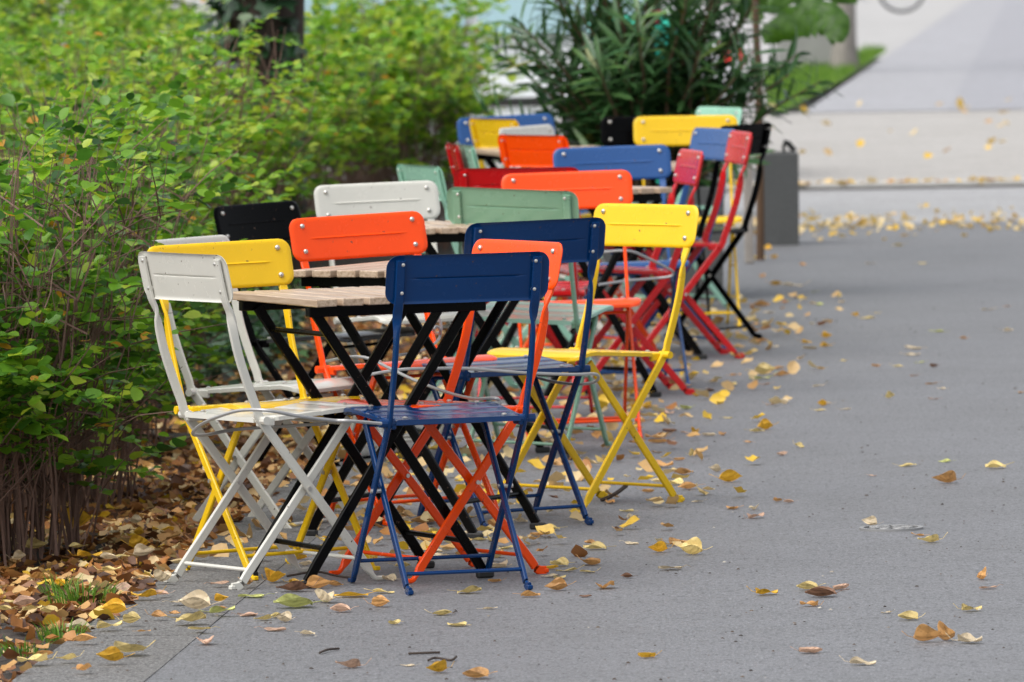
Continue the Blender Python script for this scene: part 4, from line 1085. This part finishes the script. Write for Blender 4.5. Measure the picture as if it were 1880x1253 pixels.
for i in order:
    px, py, ln, c, k = rows[i]
    p = at(px, py, .0); s_ = F / p.y
    L = max(.03, min(.135, ln / s_ * 1.05))
    rdl = random.Random(i * 13 + 5)
    yaw = R(90) + R(rdl.gauss(0, 32)) if rdl.random() < .5 else R(-90) + R(rdl.gauss(0, 32))
    onsoil = (Vector((p.x, p.y, 0)) - EDGE).dot(EN) < 0
    z = .010 if (Vector((p.x, p.y, 0)) - EDGE).dot(EN) < SW else .0015
    if onsoil: z = .012
    o = link('fallen_leaf', DL[k][rdl.randrange(5)], None, (p.x, p.y, z))
    o.material_slots[0].link = 'OBJECT'; o.material_slots[0].material = LMAT[c]
    o.rotation_euler = (rdl.gauss(0, .06), rdl.gauss(0, .06), yaw); o.scale = (L, L, L * rdl.uniform(.85, 1.25))
    near = min(LAND, key=lambda q: math.hypot(q[0] - px, (q[1] - py) * 2.0)); dx, dy = px - near[0], (py - near[1]) * 1.6
    far_ = math.hypot(dx, dy)
    if 'edge' in near[2] or 'corner' in near[2] or 'shadow' in near[2]: relw = 'near the' if 'shadow' not in near[2] else 'in the'
    elif far_ < 26: relw = 'touching the' if far_ < 12 else 'right beside the'
    elif abs(dx) > abs(dy): relw = 'right of the' if dx > 0 else 'left of the'
    else: relw = 'in front of the' if dy > 0 else 'behind the'
    if not ('edge' in near[2] or 'corner' in near[2] or 'shadow' in near[2]) and far_ > 150: relw = 'well to the right of the' if dx > abs(dy) else 'well to the left of the' if -dx > abs(dy) else 'well ' + relw
    size = 'tiny' if L < .040 else 'small' if L < .058 else 'large' if L > .088 else 'medium'
    lab = '%s %s %s leaf %s %s' % (size, SHW[k], LC[c][0], relw, near[2])
    q = used.get(lab, 0); used[lab] = q + 1
    if q: lab = ORD[min(q, 8)] + lab
    if len(lab.split()) > 16: lab = lab.replace('well to the right of', 'right of').replace('well to the left of', 'left of')
    tag(o, lab, 'leaf', 'fallen autumn leaves'); leaf_objs.append(o)

# the rest of the litter, past counting
M_LIT = leafy('litter_leaf', [(0.0, (.07, .032, .018)), (.22, (.19, .075, .028)), (.42, (.40, .165, .040)), (.60, (.58, .34, .12)), (.80, (.70, .56, .30)), (.90, (.72, .46, .05)), (1, (.78, .50, .03))], .2, .5)
LIT_V = [(0, -.5, .08), (-.27, -.25, .16), (-.34, .02, .24), (-.17, .30, .10), (.02, .5, .16), (.22, .30, .06), (.36, -.02, .14), (.26, -.27, .22), (0, .0, .0)]
LIT_F = OVAL_F
pts = []; sc = []; tn = []
def litter(n, fn, lo, hi, mu, sd, zmax):
    for _ in range(n):
        p = fn()
        if p is None: continue
        pts.append((p[0], p[1], p[2] + rng.uniform(0.004, zmax))); sc.append(rng.uniform(lo, hi)); tn.append(min(1, max(0, rng.normal(mu, sd))))
def in_bed():
    t = rng.uniform(-1.8, 15) if rng.random() < .75 else rng.uniform(-1.8, 6); u = -abs(rng.normal(0, .62)) + .03
    if u > .0 and rng.random() < .3: return None
    x, y = along(t, u)
    if t < .6 and rng.random() < .78: return None        # barer soil at the near end
    return (x, y, -.02 - .03 * min(1, max(0, -u - .02) * 3) - min(0, u + .5) * .03)
litter(13000, in_bed, .024, .062, .38, .29, .035)
def under():
    t = rng.uniform(2.2, 15.5); u = rng.normal(.45, .45) + t * .004
    x, y = along(t, u)
    if u < 0 or u > 1.35: return None
    return (x, y, .004)
litter(1050, under, .030, .068, .72, .17, .012)
def kerb_far():
    x = rng.uniform(-2, 4.4); return (x, 46.75 - (x) * .0058 - abs(rng.normal(0, .10)), 0)
litter(300, kerb_far, .04, .08, .78, .16, .02)
def kerb_near():
    x = rng.uniform(1.1, 3.4); k = math.exp(-max(0, x - 1.4) * .9)
    if rng.random() > k + .25: return None
    return (x, 41.1 + rng.normal(0, .75), .0)
litter(520, kerb_near, .03, .06, .80, .08, .01)
def far_scatter():
    return (rng.uniform(1.3, 4.5), rng.uniform(48, 62), .1)
litter(46, far_scatter, .05, .10, .80, .12, .01)
P = np.array(pts); n = len(P); S = np.array(sc)
Dv = np.stack([rng.normal(0, 1, n), rng.normal(0, 1, n), rng.normal(0, .32, n)], 1); U = np.stack([rng.normal(0, .55, n), rng.normal(0, .55, n), np.ones(n)], 1)
o = link('leaf_litter', leaf_mesh('litter', M_LIT, LIT_V, LIT_F, P, frames(Dv, U) * S[:, None, None], np.array(tn)))
tag(o, 'brown and yellow leaf litter covering the bed and drifting along the kerbs', 'leaf litter', kind='stuff')

# crumbs of bark, seed and grit on the pavement
n = 620; pts = []
while len(pts) < n:
    px, py = rng.uniform(150, 1880), 520 + 733 * rng.random() ** .8
    p = at(px, py)
    if (p - EDGE).dot(EN) > 0: pts.append((p.x, p.y, .0035))
P = np.array(pts)
CR_V = [(-.5, -.3, 0), (.4, -.4, 0), (.5, .3, 0), (-.3, .4, 0), (-.2, -.1, .3), (.2, .1, .28)]
CR_F = [(0, 1, 4), (1, 5, 4), (1, 2, 5), (2, 3, 5), (3, 4, 5), (3, 0, 4)]
M_CRUMB = leafy('crumb', [(0, (.018, .013, .010)), (.75, (.07, .045, .03)), (.93, (.16, .13, .10)), (1, (.45, .42, .36))], 0, .8)
o = link('pavement_debris', leaf_mesh('debris', M_CRUMB, CR_V, CR_F, P, frames(np.stack([rng.normal(0, 1, n), rng.normal(0, 1, n), np.zeros(n)], 1), np.tile([0., 0, 1], (n, 1))) * (rng.uniform(.003, .013, n) * rng.random(n) ** .4)[:, None, None], rng.random(n)))
tag(o, 'dark crumbs and grit scattered over the grey asphalt', 'debris', kind='stuff')

# ------------------------------------------------------------------ grass tufts, twigs
def tuft(px, py, n, h, rad, label):
    p = at(px, py); b = MB(); rd = random.Random(int(px))
    for k in range(n):
        a = rd.uniform(0, 6.28); q = rad * rd.random() ** .7; c = Vector((math.cos(a) * q, math.sin(a) * q, 0)); d = Vector((math.cos(a) * rd.uniform(.1, .6), math.sin(a) * rd.uniform(.1, .6), 1)).normalized() * h * rd.uniform(.45, 1.1)
        s = Vector((rd.gauss(0, 1), rd.gauss(0, 1), 0)).normalized() * .0018; dr = Vector((d.x, d.y, 0)) * .5
        b.add([c - s, c + s, c + d * .6 + s * .8, c + d * .6 - s * .8, c + d + dr - Vector((0, 0, h * .1))], [(0, 1, 2, 3), (3, 2, 4)])
    me = b.mesh('tuft', M_GRASS); a_ = me.attributes.new('tint', 'FLOAT', 'FACE'); a_.data.foreach_set('value', [min(1, max(0, rd.gauss(.45, .25))) for _ in me.polygons])
    o = link('grass_tuft', me, None, (p.x, p.y, -.01)); tag(o, label, 'grass tuft', 'grass tufts at the bed edge')
tuft(150, 1108, 200, .075, .075, 'largest grass tuft, growing in the litter at the slab edge')
tuft(112, 1168, 90, .055, .055, 'lower grass tuft nearest the slab corner')
tuft(40, 1195, 70, .05, .06, 'grass tuft at the lower left edge of the photo')
tuft(110, 1085, 50, .06, .04, 'thin pale grass tuft left of the largest one')
M_TWIG = plain('twig_bark', (.045, .03, .022), .8, 0, .3, 40)
def twig(pts, label, r=.0028):
    P = [at(x, y, .004 + z) for x, y, z in pts]
    o = MB().tube(smooth_path(P, 4), r, 5).build('fallen_twig', M_TWIG); tag(o, label, 'twig', 'fallen twigs on the pavement')
twig([(587, 1199, 0), (602, 1193, .002), (622, 1191, 0)], 'short curved twig left of the straight one near the bottom')
twig([(750, 1200, 0), (778, 1199, .001), (807, 1198, 0)], 'straight dark twig on the pavement near the bottom')
twig([(786, 1213, 0), (800, 1208, .003), (828, 1212, 0), (838, 1206, .004)], 'crooked twig right of the straight one near the bottom')
twig([(1105, 918, 0), (1128, 908, .02), (1150, 892, .035)], 'thick broken twig behind the yellow pavement chair', .006)
twig([(527, 1058, .01), (580, 1050, .015), (620, 1058, .003), (650, 1062, 0)], 'thin twig arching behind the front table leg')

# ------------------------------------------------------------------ light: overcast day
SUN_EL, SUN_AZ = R(58), R(232)
w = bpy.data.worlds.new('World'); scene.world = w; w.use_nodes = True
nt = w.node_tree; bg = nt.nodes['Background']
sky = nt.nodes.new('ShaderNodeTexSky'); sky.sky_type = 'NISHITA'; sky.sun_disc = False
sky.sun_elevation = SUN_EL; sky.sun_rotation = SUN_AZ; sky.dust_density = 4.0; sky.air_density = 1.0; sky.ozone_density = 1.0
hs = nt.nodes.new('ShaderNodeHueSaturation'); hs.inputs['Saturation'].default_value = .28
nt.links.new(sky.outputs[0], hs.inputs['Color']); nt.links.new(hs.outputs[0], bg.inputs['Color'])
bg.inputs['Strength'].default_value = .15
sl = bpy.data.lights.new('sun', 'SUN'); sl.energy = 1.2; sl.angle = R(75); sl.color = (1, .97, .92)
so = bpy.data.objects.new('sun', sl); COL.objects.link(so)
sd = Vector((math.sin(SUN_AZ) * math.cos(SUN_EL), math.cos(SUN_AZ) * math.cos(SUN_EL), math.sin(SUN_EL)))
so.rotation_euler = sd.to_track_quat('Z', 'Y').to_euler(); so.location = (0, 0, 30)

# ------------------------------------------------------------------ camera
cam = bpy.data.cameras.new('camera'); co = bpy.data.objects.new('camera', cam); COL.objects.link(co)
cam.sensor_fit = 'HORIZONTAL'; cam.sensor_width = 36.0; cam.lens = F / 1880 * 36.0
co.location = (0, 0, CAMH); co.rotation_euler = (Matrix.Rotation(R(90) - TH, 3, 'X') @ Matrix.Rotation(-ROLL, 3, 'Z')).to_euler()
cam.clip_start = .5; cam.clip_end = 4000
cam.dof.use_dof = True; cam.dof.focus_distance = 19.3; cam.dof.aperture_fstop = 10.5; cam.dof.aperture_blades = 7
scene.camera = co
scene.view_settings.view_transform = 'Standard'; scene.view_settings.look = 'None'; scene.view_settings.gamma = 1
scene.view_settings.exposure = .62
